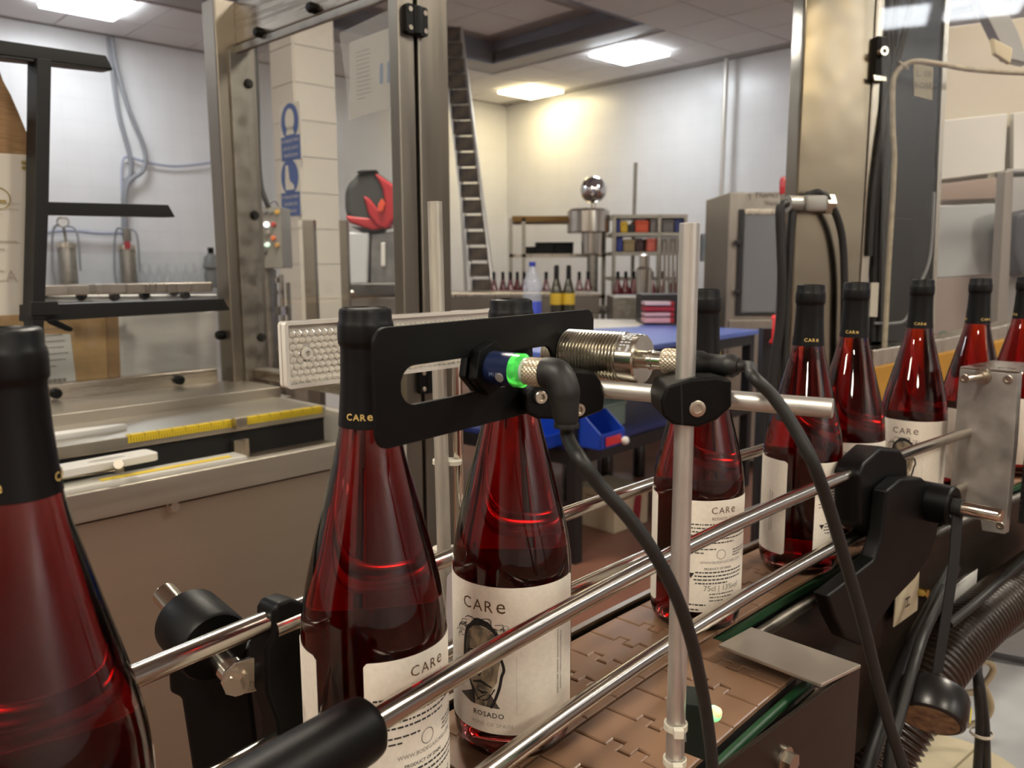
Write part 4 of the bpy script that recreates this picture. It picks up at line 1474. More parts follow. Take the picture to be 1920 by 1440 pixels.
# plastic sleeve with printed sheets taped inside the pane
M_FILM = clear_sheet('wrinkled_film', (.95, .96, .96), .08, .08, .14, (.9, .9, .9))
ds = thing('document_sleeve', 'clear plastic sleeve with printed paper sheet hanging on the guard pane', 'document')
od, nd = Mf(.180, 0), -e1
pts = [hit(x, y, od, nd) for x, y in ((636, 62), (742, 12), (742, 200), (654, 228), (648, 150))]
ds.location = pts[3]
slab_pts(MB(), [hit(x, y, od + e1 * .002, nd) for x, y in ((655, 80), (742, 48), (742, 196), (656, 226))], nd, .0008).build('paper', mat('sheet_paper', (208, 204, 196), 0.7), ds, 0)
slab_pts(MB(), pts, nd, .0006).build('film', M_FILM, ds, 0)
f = Flat()
f.scribble(0, .10, .05, .008, 12, .0015, 11)
f.to_mesh('print', on_plane(hit(668, 150, od + e1 * .0015, nd) - Vector((0, 0, .05)), -e2, (0, 0, 1), .0004), M_INK_GREY, ds)['kind'] = 'stuff'
slab_pts(MB(), [hit(x, y, od + e1 * .0012, nd) for x, y in ((712, 120), (718, 118), (718, 156), (712, 158))], nd, .0004).build('blue_mark', mat('blue_ink', (90, 140, 180), 0.6), ds, 0)
slab_pts(MB(), [hit(x, y, od + e1 * .0012, nd) for x, y in ((726, 116), (731, 115), (731, 154), (726, 156))], nd, .0004).build('blue_mark', mat('blue_ink', (90, 140, 180), 0.6), ds, 0)

# rollers and rods behind the rear beam
rr = thing('roller_rack', 'row of thin white rods with black plastic holders under the rear steel bar', 'rack', Mf(-.3, .70, 1.0))
for i, (py0, py1) in enumerate(((557, 555), (566, 563))):
    a, b_ = hit(82, py0, Mf(0, .72), -e2), hit(405, py1, Mf(0, .72), -e2)
    MB().cyl(a, b_, .0045, n=12).build('rod', mat('white_rod', (214, 214, 212), 0.35), rr, 40)
for x, y in ((83, 549), (152, 555), (214, 556), (270, 553), (326, 547), (346, 553)):
    q = hit(x, y, Mf(0, .712), -e2)
    MB().lathe([(0, -.010), (.009, -.010), (.011, 0), (.009, .012), (0, .012)], 16, q, -e2).build('holder', M_BLACK, rr, 35)

# ---- black aluminium carton magazine at the far left
mg_d = dir_deg(33)
mg_n = Vector((mg_d.y, -mg_d.x, 0))
mgo = atY(80, 400, 1.30)
mg = thing('carton_magazine', 'black aluminium profile rack with three arms at the left edge', 'rack', Vector((mgo.x, mgo.y, .9)))
M_PROF = mat('black_anodised_profile', (34, 34, 33), 0.42, 0.4)
def prof_bar(px_pts, name, depth=.03, shift=0.0):
    return px_slab(px_pts, mgo, mg_n, depth, shift).build(name, M_PROF, mg, 30, bevel=.0012)
prof_bar([(-60, 66), (199, 104), (212, 130), (-60, 94)], 'arm', .034)
prof_bar([(-60, 94), (212, 130), (211, 132), (-60, 102)], 'arm_groove', .030, -.002)
prof_bar([(70, 108), (97, 112), (92, 380), (84, 598), (60, 598), (66, 380)], 'upright', .030, .004)
prof_bar([(82, 378), (316, 384), (329, 407), (82, 402)], 'arm', .034, -.006)
prof_bar([(56, 572), (420, 560), (432, 582), (56, 604)], 'arm', .034, -.004)
prof_bar([(58, 566), (108, 565), (118, 590), (58, 592)], 'gusset', .006, .008)
px_slab([(88, 600), (104, 598), (138, 615), (136, 622), (126, 621), (96, 608)], mgo, mg_n, .008, .004).build('lever', M_BLACK, mg, 30, bevel=.002)

px_slab([(61, 596), (83, 596), (78, 1010), (52, 1010)], mgo, mg_n, .028, .002).build('base_post', M_PROF, mg, 30, bevel=.0012)

# carton leaning in the magazine
M_KRAFT_W = mat('white_carton', (206, 200, 188), 0.7)
ct = thing('wine_carton', 'white printed carton with a torn brown corrugated edge at the far left', 'carton', hit(0, 590, mgo, mg_n))
cs = px_slab([(-80, 283), (50, 290), (67, 305), (60, 560), (46, 590), (-80, 594)], mgo, mg_n, .004, -.036)
cs.build('panel', M_KRAFT_W, ct, 30)
px_slab([(-80, 100), (-2, 130), (6, 152), (20, 178), (34, 210), (48, 244), (66, 284), (67, 305), (50, 290), (-80, 283)], mgo, mg_n, .005, -.040).build('torn_flap', mat('corrugated_card', (142, 112, 78), 0.9, noise=0.25, nscale=(30, 30, 700)), ct, 30)
px_slab([(67, 305), (75, 300), (70, 560), (60, 588), (46, 590), (60, 560)], mgo, mg_n, .03, -.042).build('edge', M_CARD, ct, 30)
f = Flat()
pl = on_plane(hit(10, 528, mgo - mg_n * .036, mg_n), mg_d, (0, 0, 1), .0008)
f.text('CA', .026, 0, 0)
f.scribble(-.02, .06, .045, .012, 2, .003, 13)
f.scribble(-.02, .12, .055, .009, 3, .0012, 14)
f.to_mesh('print', pl, mat('carton_ink', (176, 168, 154), 0.7), ct)['kind'] = 'stuff'
f = Flat()
f.bar(-.005, .008, .010, .005)
f.bar(-.005, .0, .010, .005)
f.to_mesh('gold_mark', on_plane(hit(47, 318, mgo - mg_n * .036, mg_n), mg_d, (0, 0, 1), .0008), mat('gold_ink', (150, 130, 70), 0.5), ct)
f = Flat()
f.line([(x * .016, y * .016) for x, y in circ(1, 24) + [(1, 0)]], .0018)
f.bar(-.006, -.008, .016, .006)
f.to_mesh('seal', on_plane(hit(-2, 372, mgo - mg_n * .036, mg_n), mg_d, (0, 0, 1), .0008), mat('gold_ink', (150, 130, 70), 0.5), ct)

# cardboard boxes and pale board behind the bench
oB = Mf(0, .78)
cb = thing('cardboard_box', 'brown cardboard box with a white delivery sheet behind the left machine bench', 'box', hit(120, 760, oB, -e2))
px_slab([(-60, 585), (198, 585), (206, 775), (-60, 790)], oB, -e2, .30).build('carton', M_CARD, cb, 30, bevel=.003)
px_slab([(198, 585), (222, 590), (226, 772), (206, 775)], oB, -e2, .004, .0).build('side_flap', mat('cardboard_shade', (158, 122, 78), 0.85), cb, 0)
slab_pts(MB(), [hit(x, y, oB - e2 * .002, -e2) for x, y in ((60, 627), (132, 626), (146, 742), (70, 752))], -e2, .001).build('delivery_sheet', mat('white_paper', (226, 222, 214), 0.7), cb, 0)
f = Flat()
f.scribble(-.05, .10, .075, .014, 7, .002, 21)
for k in range(14):
    f.bar(-.03 + k * .0034, -.03, .0018 if k % 3 else .0026, .018)
f.to_mesh('sheet_print', on_plane(hit(108, 700, oB - e2 * .002, -e2), e1, (0, 0, 1), .0014), M_INK_GREY, cb)['kind'] = 'stuff'
oB2 = Mf(0, .82)
wb = thing('steel_board', 'pale grey steel board standing beside the cardboard box', 'board', hit(310, 750, oB2, -e2))
px_slab([(222, 585), (404, 585), (408, 740), (228, 752)], oB2, -e2, .02).build('sheet', mat('pale_board', (214, 210, 202), 0.45, 0.0, noise=.08, nscale=(8, 8, 40)), wb, 30)
px_slab([(222, 585), (229, 585), (235, 752), (228, 752)], oB2, -e2, .012, .010).build('edge', M_WHITE_P, wb, 30)
# bench for both
tb = thing('rear_bench', 'plain steel bench behind the left machine carrying the boxes', 'bench', Mf(-.5, 1.0, 0))
zbh = hit(120, 775, oB, -e2).z - .02
mbox(-1.3, .35, .72, 1.25, zbh - .03, zbh - .001).build('top', M_STEEL_DULL, tb, 0)
for x in (-1.2, .25):
    for y in (.78, 1.2):
        mbox(x - .02, x + .02, y - .02, y + .02, 0, zbh - .03).build('leg', M_STEEL_DULL, tb, 0)

# ================================================================== LEFT WALL AND BEHIND THE GUARD
M_GREY_CABLE = mat('grey_cable', (140, 142, 146), 0.5)
M_BLUE_HOSE = mat('pale_blue_hose', (168, 174, 192), 0.35)
def wall_cable(name, pts, r, m, label, off=.05):
    return cable(name, [on_left(x, y, off) for x, y in pts], r, m, label, k=8)
p = on_left(204, 76)
wall_cable('wall_cable', [(203, 70), (208, 110), (222, 210), (242, 285), (245, 325), (232, 352), (231, 440)], .020, M_GREY_CABLE, 'grey cable on the left wall, inner of two running from the ceiling')
wall_cable('wall_cable', [(210, 70), (217, 120), (240, 200), (271, 280), (268, 320), (238, 350), (236, 445)], .020, M_GREY_CABLE, 'grey cable on the left wall, the one bulging out further right', .09)
wall_cable('air_hose', [(229, 380), (229, 305), (241, 294), (268, 302), (320, 311), (370, 308), (420, 300)], .010, M_BLUE_HOSE, 'pale blue air hose looping across the left wall')
wall_cable('air_hose', [(60, 438), (130, 432), (185, 437), (232, 436)], .014, M_BLUE_HOSE, 'short level grey hose between the wall filters', .07)
def filter_cyl(px, y0, y1, wpx, label, gauge):
    top, bot = on_left(px, y0, .2), on_left(px, y1 + 30, .2)
    r = wpx / 2 * top.y / F_PX
    bot = Vector((top.x, top.y, bot.z))
    th = thing('wall_filter', label, 'filter', bot, 'steel filter housings on the left wall')
    H = top.z - bot.z
    MB().lathe([(0, 0), (r * .9, 0), (r, .03), (r, H - .05), (r * .8, H), (0, H)], 28, bot).build('housing', M_STEEL_DULL, th, 35)
    MB().lathe([(0, H - .04), (r * 1.12, H - .04), (r * 1.12, H), (r * .5, H + .02), (0, H + .02)], 28, bot).build('lid', M_BRIGHT, th, 35)
    MB().tube(catmull([bot + Vector((-r * 1.5, -.02, .05)), bot + Vector((-r * 1.7, -.02, H * .6)), bot + Vector((-r * 1.2, -.02, H * 1.25)), bot + Vector((0, -.02, H * 1.3)), bot + Vector((r * 1.5, -.02, H * 1.2)), bot + Vector((r * 1.6, -.02, H * .5))], 6), .010, 8).build('pipe', M_GREY_CABLE, th, 50)
    if gauge:
        g = on_left(118, 416, .22)
        n = Vector((-g.x, -g.y, 0)).normalized()
        MB().cyl(top, g, .012, n=10).build('stem', M_STEEL_DULL, th, 40)
        MB().lathe([(0, -.02), (.050, -.02), (.052, .012), (.045, .018), (.044, .010), (0, .010)], 26, g, n).build('gauge', M_STEEL_DULL, th, 35)
        MB().lathe([(0, .0105), (.043, .0105), (0, .0110)], 24, g, n).build('dial', M_WHITE_P, th, 0)
    else:
        v = on_left(238, 440, .24)
        MB().box(v, (.06, .06, .12), R_ROOM).build('valve', M_STEEL_DULL, th, 30, bevel=.008)
        MB().box(v + Vector((.02, -.05, -.10)), (.05, .03, .07), R_ROOM).build('red_tag', mat('red_tag', (170, 60, 66), 0.5), th, 30, bevel=.004)
filter_cyl(124, 456, 530, 31, 'steel filter housing with a round gauge on the left wall', True)
filter_cyl(238, 460, 530, 28, 'steel filter housing with a red tag on the left wall', False)
# shelf with small clear flasks
zs = on_left(320, 534, .2).z
sh = thing('wall_shelf', 'steel shelf on the left wall under the clear bottles', 'shelf', on_left(330, 534, .2))
a, b_ = on_left(60, 540, .2), on_left(420, 540, .2)
MB().box(Vector(((a.x + b_.x) / 2, (a.y + b_.y) / 2, zs - .02)), ((b_ - a).length, .3, .03), R_ROOM).build('board', M_STEEL_DULL, sh, 0)
for q in (a, b_):
    MB().box(Vector((q.x, q.y, zs / 2 - .02)), (.04, .26, zs - .04), R_ROOM).build('support', M_STEEL_DULL, sh, 0)
M_FLASK = clear_sheet('clear_flask_glass', (.93, .94, .95), .05, .05, .04, (.8, .82, .85))
fl0 = None
for i, x in enumerate((267, 283, 300, 316, 333, 350, 366, 382)):
    q = on_left(x, 534, .2)
    q.z = zs - .005
    if fl0 is None:
        fl0 = MB().lathe([(0, 0), (.038, 0), (.038, .10), (.015, .15), (.013, .20), (.017, .205), (.017, .215), (0, .215)], 16).build('clear_bottle', M_FLASK, None, 40)
        o = fl0
    else:
        o = fl0.copy()
        COL.objects.link(o)
    o.location = q
    tag(o, '%s small clear bottle from the left on the wall shelf' % ('first second third fourth fifth sixth seventh eighth'.split()[i]), 'bottle', 'clear bottles on the wall shelf')
q = on_left(398, 520, .3)
o = thing('hand_pump', 'dark blurred pump body beside the clear bottles', 'pump', q)
MB().lathe([(0, -.1), (.07, -.1), (.08, .02), (.06, .08), (.085, .10), (.07, .20), (.03, .24), (0, .24)], 20, q).build('body', mat('pump_grey', (110, 110, 108), 0.5), o, 40)
MB().lathe([(0, .23), (.03, .23), (.03, .30), (0, .30)], 12, q).build('cap', M_BLACK, o, 40)

# control box with buttons, and the cable feeding it
yb = 3.6
cbx = thing('control_box', 'grey control box with coloured push buttons seen through the guard pane', 'control box', atY(507, 500, yb))
c0, c1 = atY(482, 388, yb), atY(531, 503, yb)
bw, bh = c1.x - c0.x, c0.z - c1.z
cm = (c0 + c1) / 2
MB().box(cm + Vector((0, .08, 0)), (bw, .16, bh)).build('housing', mat('control_grey', (140, 136, 128), 0.4, 0.4), cbx, 30, bevel=.004)
bt = [((497, 397), (120, 120, 118), 0), ((508, 398), (120, 120, 118), 0), ((520, 398), (206, 160, 60), 0), ((487, 422), (170, 50, 50), 0), ((500, 421), (240, 240, 240), 2.0), ((513, 421), (180, 60, 50), 0), ((490, 438), (130, 126, 120), 0), ((502, 438), (130, 126, 120), 0), ((513, 447), (214, 110, 60), 0), ((491, 459), (110, 190, 130), .5), ((502, 459), (110, 190, 130), .5), ((520, 460), (190, 140, 70), 0), ((496, 472), (90, 90, 88), 0)]
for i, ((x, y), c, e_) in enumerate(bt):
    q = atY(x, y, yb)
    m = emit('lit_button_%d' % (1 if e_ > 1 else 2), tuple(v / 255 for v in c), e_) if e_ else mat('button_%d_%d' % (c[0], c[1]), c, 0.4)
    MB().lathe([(0, 0), (.011, 0), (.011, .008), (.008, .013), (0, .013)], 14, q, (0, -1, 0)).build('button', m, cbx, 40)
pole = atY(507, 640, yb + .09)
MB().cyl(Vector((pole.x, pole.y, 0)), Vector((pole.x, pole.y, cm.z)), .03, n=16).build('stand', M_STEEL_DULL, cbx, 40)
cable('ceiling_cable', [atY(476, -30, yb), atY(478, 80, yb), atY(482, 180, yb), atY(484, 280, yb), atY(489, 345, yb), atY(500, 380, yb), atY(506, 392, yb + .02)], .011, M_RUBBER, 'dark cable dropping from the ceiling to the control box')
cable('box_wire', [atY(484, 386, yb + .03), atY(490, 372, yb), atY(501, 384, yb), atY(515, 376, yb), atY(524, 390, yb + .03)], .004, M_GREY_CABLE, 'thin looped wire on top of the control box')

# small capping machine under and beside the control box
cy = 3.9
cap = thing('capping_machine', 'blurred steel capping machine with chrome heads behind the guard post', 'machine', Vector((atY(520, 700, cy).x, cy, 0)))
bx = atY(522, 660, cy)
MB().box(Vector((bx.x, cy + .05, .44)), (.34, .34, .88)).build('cabinet', M_STEEL_DULL, cap, 30, bevel=.01)
for x, y0, y1, wpx, m in ((497, 520, 640, 9, M_CHROME), (511, 505, 640, 13, M_STEEL_DULL), (527, 515, 640, 9, M_CHROME), (540, 530, 640, 8, M_STEEL_DULL)):
    t_, b2 = atY(x, y0, cy), atY(x, y1, cy)
    MB().cyl(Vector((t_.x, cy, .86)), t_, wpx / 2 * cy / F_PX, n=14).build('column', m, cap, 40)
for x, y, wpx, hpx in ((510, 530, 26, 10), (512, 552, 40, 8), (516, 590, 48, 16)):
    q = atY(x, y, cy)
    r = wpx / 2 * cy / F_PX
    MB().lathe([(0, 0), (r, 0), (r, hpx * cy / F_PX), (0, hpx * cy / F_PX)], 24, q).build('disc', M_CHROME, cap, 35)
q = atY(497, 512, cy - .04)
MB().box(q, (.05, .02, .03)).build('red_knob', mat('red_plastic', (186, 40, 44), 0.4), cap, 30, bevel=.006)

# two brown steel uprights of another frame
st = thing('steel_stand', 'pair of dull steel uprights with a shelf in front of the tiled pillar', 'stand', atY(610, 760, 3.0))
for x0, x1 in ((566, 588), (635, 650)):
    t0, t1 = atY(x0, 412, 3.0), atY(x1, 412, 3.0)
    MB().box(Vector(((t0.x + t1.x) / 2, 3.02, t0.z / 2)), (t1.x - t0.x, .04, t0.z)).build('upright', M_POST, st, 30, bevel=.003)
a, b_ = atY(566, 700, 3.0), atY(650, 700, 3.0)
MB().box(Vector(((a.x + b_.x) / 2, 3.02, a.z)), (b_.x - a.x, .036, .04)).build('crossbar', M_POST, st, 30)

# red and dark bag on a pump unit
yr = 3.35
bagc = atY(694, 377, yr)
bag = thing('padded_bag', 'red and dark grey padded bag perched high behind the guard door', 'bag', atY(694, 432, yr))
def blob(pts, d, name, m, y, parent, bev=.02):
    q = [atY(a, b, y) for a, b in pts]
    return slab_pts(MB(), q, (0, -1, 0), d).build(name, m, parent, 50, bevel=bev, seg=4)
blob([(644, 350), (668, 325), (700, 318), (722, 334), (745, 352), (744, 404), (722, 426), (690, 428), (660, 420), (644, 402)], .17, 'shell', mat('bag_dark', (58, 60, 60), 0.6), yr, bag, .035)
blob([(700, 322), (722, 336), (746, 354), (745, 402), (724, 430), (706, 424), (690, 402), (680, 366), (692, 372), (708, 392), (722, 382), (716, 352)], .05, 'red_panel', mat('bag_red', (176, 34, 44), 0.45), yr - .012, bag, .010)
blob([(646, 404), (700, 408), (735, 424), (700, 434), (655, 418)], .12, 'red_base', mat('bag_red', (176, 34, 44), 0.45), yr - .004, bag, .012)
blob([(656, 424), (720, 430), (712, 437), (680, 436)], .10, 'black_sole', M_BLACK, yr - .002, bag, .006)
blob([(668, 322), (676, 319), (706, 318), (706, 323), (690, 322), (674, 328)], .06, 'carry_strap', M_BLACK, yr - .01, bag, .003)
blob([(708, 384), (716, 372), (722, 380), (718, 396), (710, 398)], .01, 'orange_badge', mat('bag_orange', (226, 84, 50), 0.5), yr - .024, bag, .003)
pu = thing('pump_unit', 'grey and white machine unit under the red bag, seen through the guard door', 'machine', Vector((atY(695, 700, yr).x, yr + .1, 0)))
blob([(652, 434), (692, 434), (688, 540), (652, 545)], .15, 'white_casing', mat('casing_white', (196, 198, 200), 0.4), yr, pu, .012)
blob([(694, 438), (742, 434), (744, 545), (694, 545)], .16, 'grey_casing', mat('casing_grey', (128, 128, 128), 0.4, 0.4, noise=.3, nscale=(14, 14, 14)), yr + .01, pu, .012)
blob([(714, 455), (722, 455), (722, 500), (714, 500)], .02, 'white_grip', M_WHITE_P, yr - .012, pu, .004)
blob([(650, 530), (745, 530), (748, 556), (650, 560)], .22, 'dark_rail', mat('dark_unit', (64, 62, 60), 0.4), yr - .03, pu, .012)
q0, q1 = atY(650, 556, yr), atY(748, 556, yr)
MB().box(Vector(((q0.x + q1.x) / 2, yr + .11, q0.z / 2)), (q1.x - q0.x, .26, q0.z)).build('plinth', mat('plinth_grey', (132, 126, 120), 0.4, 0.6), pu, 30, bevel=.01)
q = atY(660, 549, yr - .05)
MB().sphere(q, .013, 16, 10).build('chrome_knob', M_BRIGHT, pu, 60)

# ---- leaning ladder
yl_ = 7.45
lad = thing('ladder', 'tall ladder with dark blue treads leaning in the room corner', 'ladder', atY(890, 650, yl_))
LT, LB = atY(846, 52, yl_ + .5), atY(905, 552, yl_)
dl = (LB - LT)
LB2 = LB + dl * ((LB.z - 0.0) / -dl.z) if dl.z else LB
wv_ = Vector((.170, -.02, 0))
for s in (-.5, .5):
    MB().cyl(LT + wv_ * s, LB2 + wv_ * s + Vector((.02 * (s > 0), 0, 0)), .022, n=10).build('rail', M_ALU, lad, 40)
Nt = 24
trd = mat('navy_tread', (44, 46, 62), 0.6, noise=.4, nscale=(9, 9, 9), col2=(104, 92, 76))
RZ_ = Matrix.Rotation(math.radians(-7), 3, 'Z')
t0 = None
for i in range(Nt):
    f_ = (i + .5) / Nt
    q = LT.lerp(LB2, f_)
    if t0 is None:
        t0 = MB().box((0, 0, 0), (.165, .09, .116), RZ_).build('tread', trd, lad, 30)
        o = t0
    else:
        o = t0.copy()
        COL.objects.link(o)
        o.parent = lad
    o.matrix_parent_inverse = world_of(lad).inverted()
    o.location = q
# rear support legs
for s in (-.5, .5):
    MB().cyl(LT + wv_ * s * .8 + Vector((-.03, .05, -.3)), Vector((LB2.x - .35, LB2.y + .7, 0)) + wv_ * s, .018, n=8).build('stay', M_ALU, lad, 40)

# ================================================================== FAR LINE BY THE RIGHT-HAND WALL
# long steel table with far bottles
zt2 = 1.05
tA_, tB_ = atZ(845, 551, zt2), atZ(1120, 563, zt2)
ft = thing('steel_table', 'long stainless steel table in front of the far corner', 'table', atZ(980, 556, zt2))
d12 = (Vector((tB_.x, tB_.y, 0)) - Vector((tA_.x, tA_.y, 0)))
Yt = 6.2
a, b_ = atY(835, 560, Yt), atY(1210, 560, Yt)
def ybox(px0, px1, y0, y1, z0, z1, name, m, parent, bev=0):
    a, b = atY(px0, 500, y0), atY(px1, 500, y0)
    return MB().box(Vector(((a.x + b.x) / 2, (y0 + y1) / 2, (z0 + z1) / 2)), (b.x - a.x, y1 - y0, z1 - z0)).build(name, m, parent, 30, bevel=bev)
ybox(836, 1125, Yt, Yt + .6, 1.02, 1.05, 'top', M_STEEL, ft, .005)
ybox(836, 1125, Yt, Yt + .02, .90, 1.02, 'apron', mat('table_apron', (120, 112, 104), 0.4, 0.8), ft)
for x in (842, 1118):
    ybox(x - 6, x + 6, Yt + .02, Yt + .07, 0, .92, 'leg', M_STEEL_DULL, ft)
    ybox(x - 6, x + 6, Yt + .52, Yt + .57, 0, 1.02, 'leg', M_STEEL_DULL, ft)

M_FARRED = mat('far_rose_bottle', (96, 16, 24), 0.12, coat=.4)
far = None
FB = [(926, 7.08), (943, 7.2), (957, 7.08), (970, 7.2), (983, 7.08), (1024, 7.1), (1086, 7.08), (1102, 7.2)]
fcv = thing('far_conveyor', 'low far conveyor behind the steel table carrying small rose bottles', 'conveyor', atY(1100, 600, 7.0))
def far_bottle():
    t = thing('far_bottle', '', 'bottle')
    MB().lathe([(0, 0), (.036, 0), (.040, .01), (.040, .115), (.036, .15), (.016, .225), (.014, .24), (0, .24)], 16).build('glass', M_FARRED, t, 45)
    MB().lathe([(.0150, .225), (.0140, .28), (.0150, .282), (.0150, .295), (.012, .30), (0, .30)], 14).build('capsule', M_CAPS, t, 45)
    return t
far = far_bottle()
words_ = 'first second third fourth fifth sixth seventh eighth ninth tenth eleventh twelfth thirteenth fourteenth'.split()
for i, (x, y) in enumerate(FB):
    o = far if i == 0 else copy_tree(far)
    q = atY(x, 540, y)
    o.location = (q.x, y, .9005)
    o['label'] = 'small far rose bottle behind the steel table, %s from the left' % words_[i]
    o['group'] = 'far rose bottles'
    o['category'] = 'bottle'
ybox(912, 1310, 7.0, 7.26, .84, .90, 'bed_slab', M_STEEL_DULL, fcv)
for x in (920, 1110, 1300):
    ybox(x - 5, x + 5, 7.08, 7.16, 0, .84, 'leg', M_STEEL_DULL, fcv)
# water bottle and two dark bottles with gold labels
q = atY(998, 580, 4.9)
wbz = .95
wt = thing('water_bottle', 'clear plastic water bottle with a blue label and cap', 'bottle', (q.x, 4.9, .901))
bz = .901
WB_ = Vector((q.x, 4.9, bz))
hh = atY(998, 491, 4.9).z - bz
MB().lathe([(0, 0), (.052, 0), (.055, .02), (.055, hh * .62), (.050, hh * .72), (.018, hh * .9), (.017, hh * .95), (0, hh * .95)], 24, WB_).build('body', clear_sheet('water_bottle_plastic', (.9, .92, .95), .06, .08, .22, (.85, .88, .92)), wt, 45)
MB().lathe([(.0555, hh * .04), (.0562, hh * .05), (.0562, hh * .38), (.0555, hh * .39)], 24, WB_).build('label_band', mat('blue_label', (70, 84, 176), 0.4), wt, 45)
MB().lathe([(0, hh * .93), (.020, hh * .93), (.020, hh), (0, hh)], 16, WB_).build('cap', mat('blue_cap', (44, 60, 150), 0.4), wt, 40)
for i, (x, lab) in enumerate(((1043, 'left one'), (1066, 'right one'))):
    q = atY(x, 575, 5.0)
    z0 = .901
    B_ = Vector((q.x, 5.0, z0))
    t = thing('olive_wine_bottle', 'dark olive bottle with a gold label by the water bottle, %s of two' % lab, 'bottle', B_, 'dark olive bottles')
    H_ = atY(x, 497, 5.0).z - z0
    MB().lathe([(0, 0), (.036, 0), (.038, .01), (.038, H_ * .55), (.015, H_ * .78), (.014, H_ * .8), (0, H_ * .8)], 20, B_).build('glass', mat('olive_glass', (52, 48, 30), 0.12, coat=.5), t, 45)
    MB().lathe([(.0160, H_ * .74), (.0150, H_ * .97), (.012, H_), (0, H_)], 16, B_).build('capsule', M_CAPS, t, 45)
    MB().lathe([(.0383, H_ * .34), (.0387, H_ * .35), (.0387, H_ * .52), (.0383, H_ * .53)], 20, B_).build('label_band', mat('gold_label', (196, 160, 40), 0.4), t, 45)
# steel rack with trays
yk = 7.6
rk = thing('steel_rack', 'grey steel shelf rack with a wooden top and black trays near the corner', 'rack', atY(1030, 640, yk))
zt3, zm = atY(1000, 409, yk).z, atY(1000, 476, yk).z
for x in (958, 982, 1132):
    ybox(x - 3.5, x + 3.5, yk, yk + .05, 0, zt3, 'upright', M_STEEL_DULL, rk)
    ybox(x - 3.5, x + 3.5, yk + .55, yk + .6, 0, zt3, 'upright', M_STEEL_DULL, rk)
ybox(960, 1075, yk, yk + .6, zt3 - .03, zt3 + .02, 'wooden_top', mat('ochre_board', (150, 112, 50), 0.6), rk, .004)
ybox(955, 1136, yk, yk + .6, zm - .03, zm, 'shelf', M_STEEL, rk)
ybox(955, 1136, yk, yk + .6, .95, .98, 'shelf', M_STEEL, rk)
for i, (x0, x1) in enumerate(((984, 1006), (1005, 1040), (1040, 1076))):
    t = thing('black_tray', 'black plastic tray on the middle rack shelf, %s' % ('smallest at the left', 'in the middle', 'at the right')[i], 'tray', atY((x0 + x1) / 2, 474, yk + .1), 'black trays')
    hgt = (.06, .10, .10)[i]
    ybox(x0, x1 - 1, yk + .05, yk + .4, zm + .001, zm + hgt, 'body', M_BLACK, t, .006)
    ybox(x0 - .5, x1 - .5, yk + .04, yk + .41, zm + hgt - .01, zm + hgt + .006, 'rim', M_BLACK, t, .002)
# tank with a chrome ball
yq = 7.2
tk = thing('steel_tank', 'stepped stainless steel tank on a stand under the chrome ball', 'tank', Vector((atY(1108, 600, yq).x, yq, 0)))
q = atY(1106, 412, yq)
r1_, r2_ = 40 * yq / F_PX, 21 * yq / F_PX
za, zb_, zc = atY(1106, 390, yq).z, atY(1106, 436, yq).z, atY(1114, 475, yq).z
MB().lathe([(0, zb_), (r1_ * .96, zb_), (r1_, zb_ + .01), (r1_, za - .02), (r1_ * .9, za), (0, za)], 36, Vector((q.x, yq + .15, 0))).build('upper_drum', M_CHROME, tk, 35)
q2 = atY(1115, 412, yq)
MB().lathe([(0, zc), (r2_, zc), (r2_ * 1.05, zb_), (0, zb_)], 30, Vector((q2.x, yq + .15, 0))).build('lower_drum', M_CHROME, tk, 35)
MB().cyl(Vector((q2.x, yq + .15, 0)), Vector((q2.x, yq + .15, zc)), .05, n=14).build('stand', M_STEEL_DULL, tk, 35)
bc = atY(1116, 353, yq)
ballm = thing('chrome_ball', 'shiny chrome ball on a short stem above the steel tank', 'ball', Vector((bc.x, yq + .15, za)))
MB().sphere(Vector((bc.x, yq + .15, bc.z)), 25 * yq / F_PX, 36, 22).build('ball', mat('mirror_chrome', (226, 226, 226), 0.03, 1.0), ballm, 80)
MB().cyl(Vector((bc.x, yq + .15, za - .005)), Vector((bc.x, yq + .15, bc.z - .1)), .025, n=12).build('stem', M_BRIGHT, ballm, 40)
q0, q1 = atY(1185, 398, 7.9), atY(1192, 305, 7.9)
tag(MB().cyl(Vector((q0.x, 7.9, 0)), q1, .018, n=10).build('upright_pipe', M_STEEL_DULL, None, 40, loc=Vector((q0.x, 7.9, 0))), 'slim grey upright pipe right of the chrome ball', 'pipe')

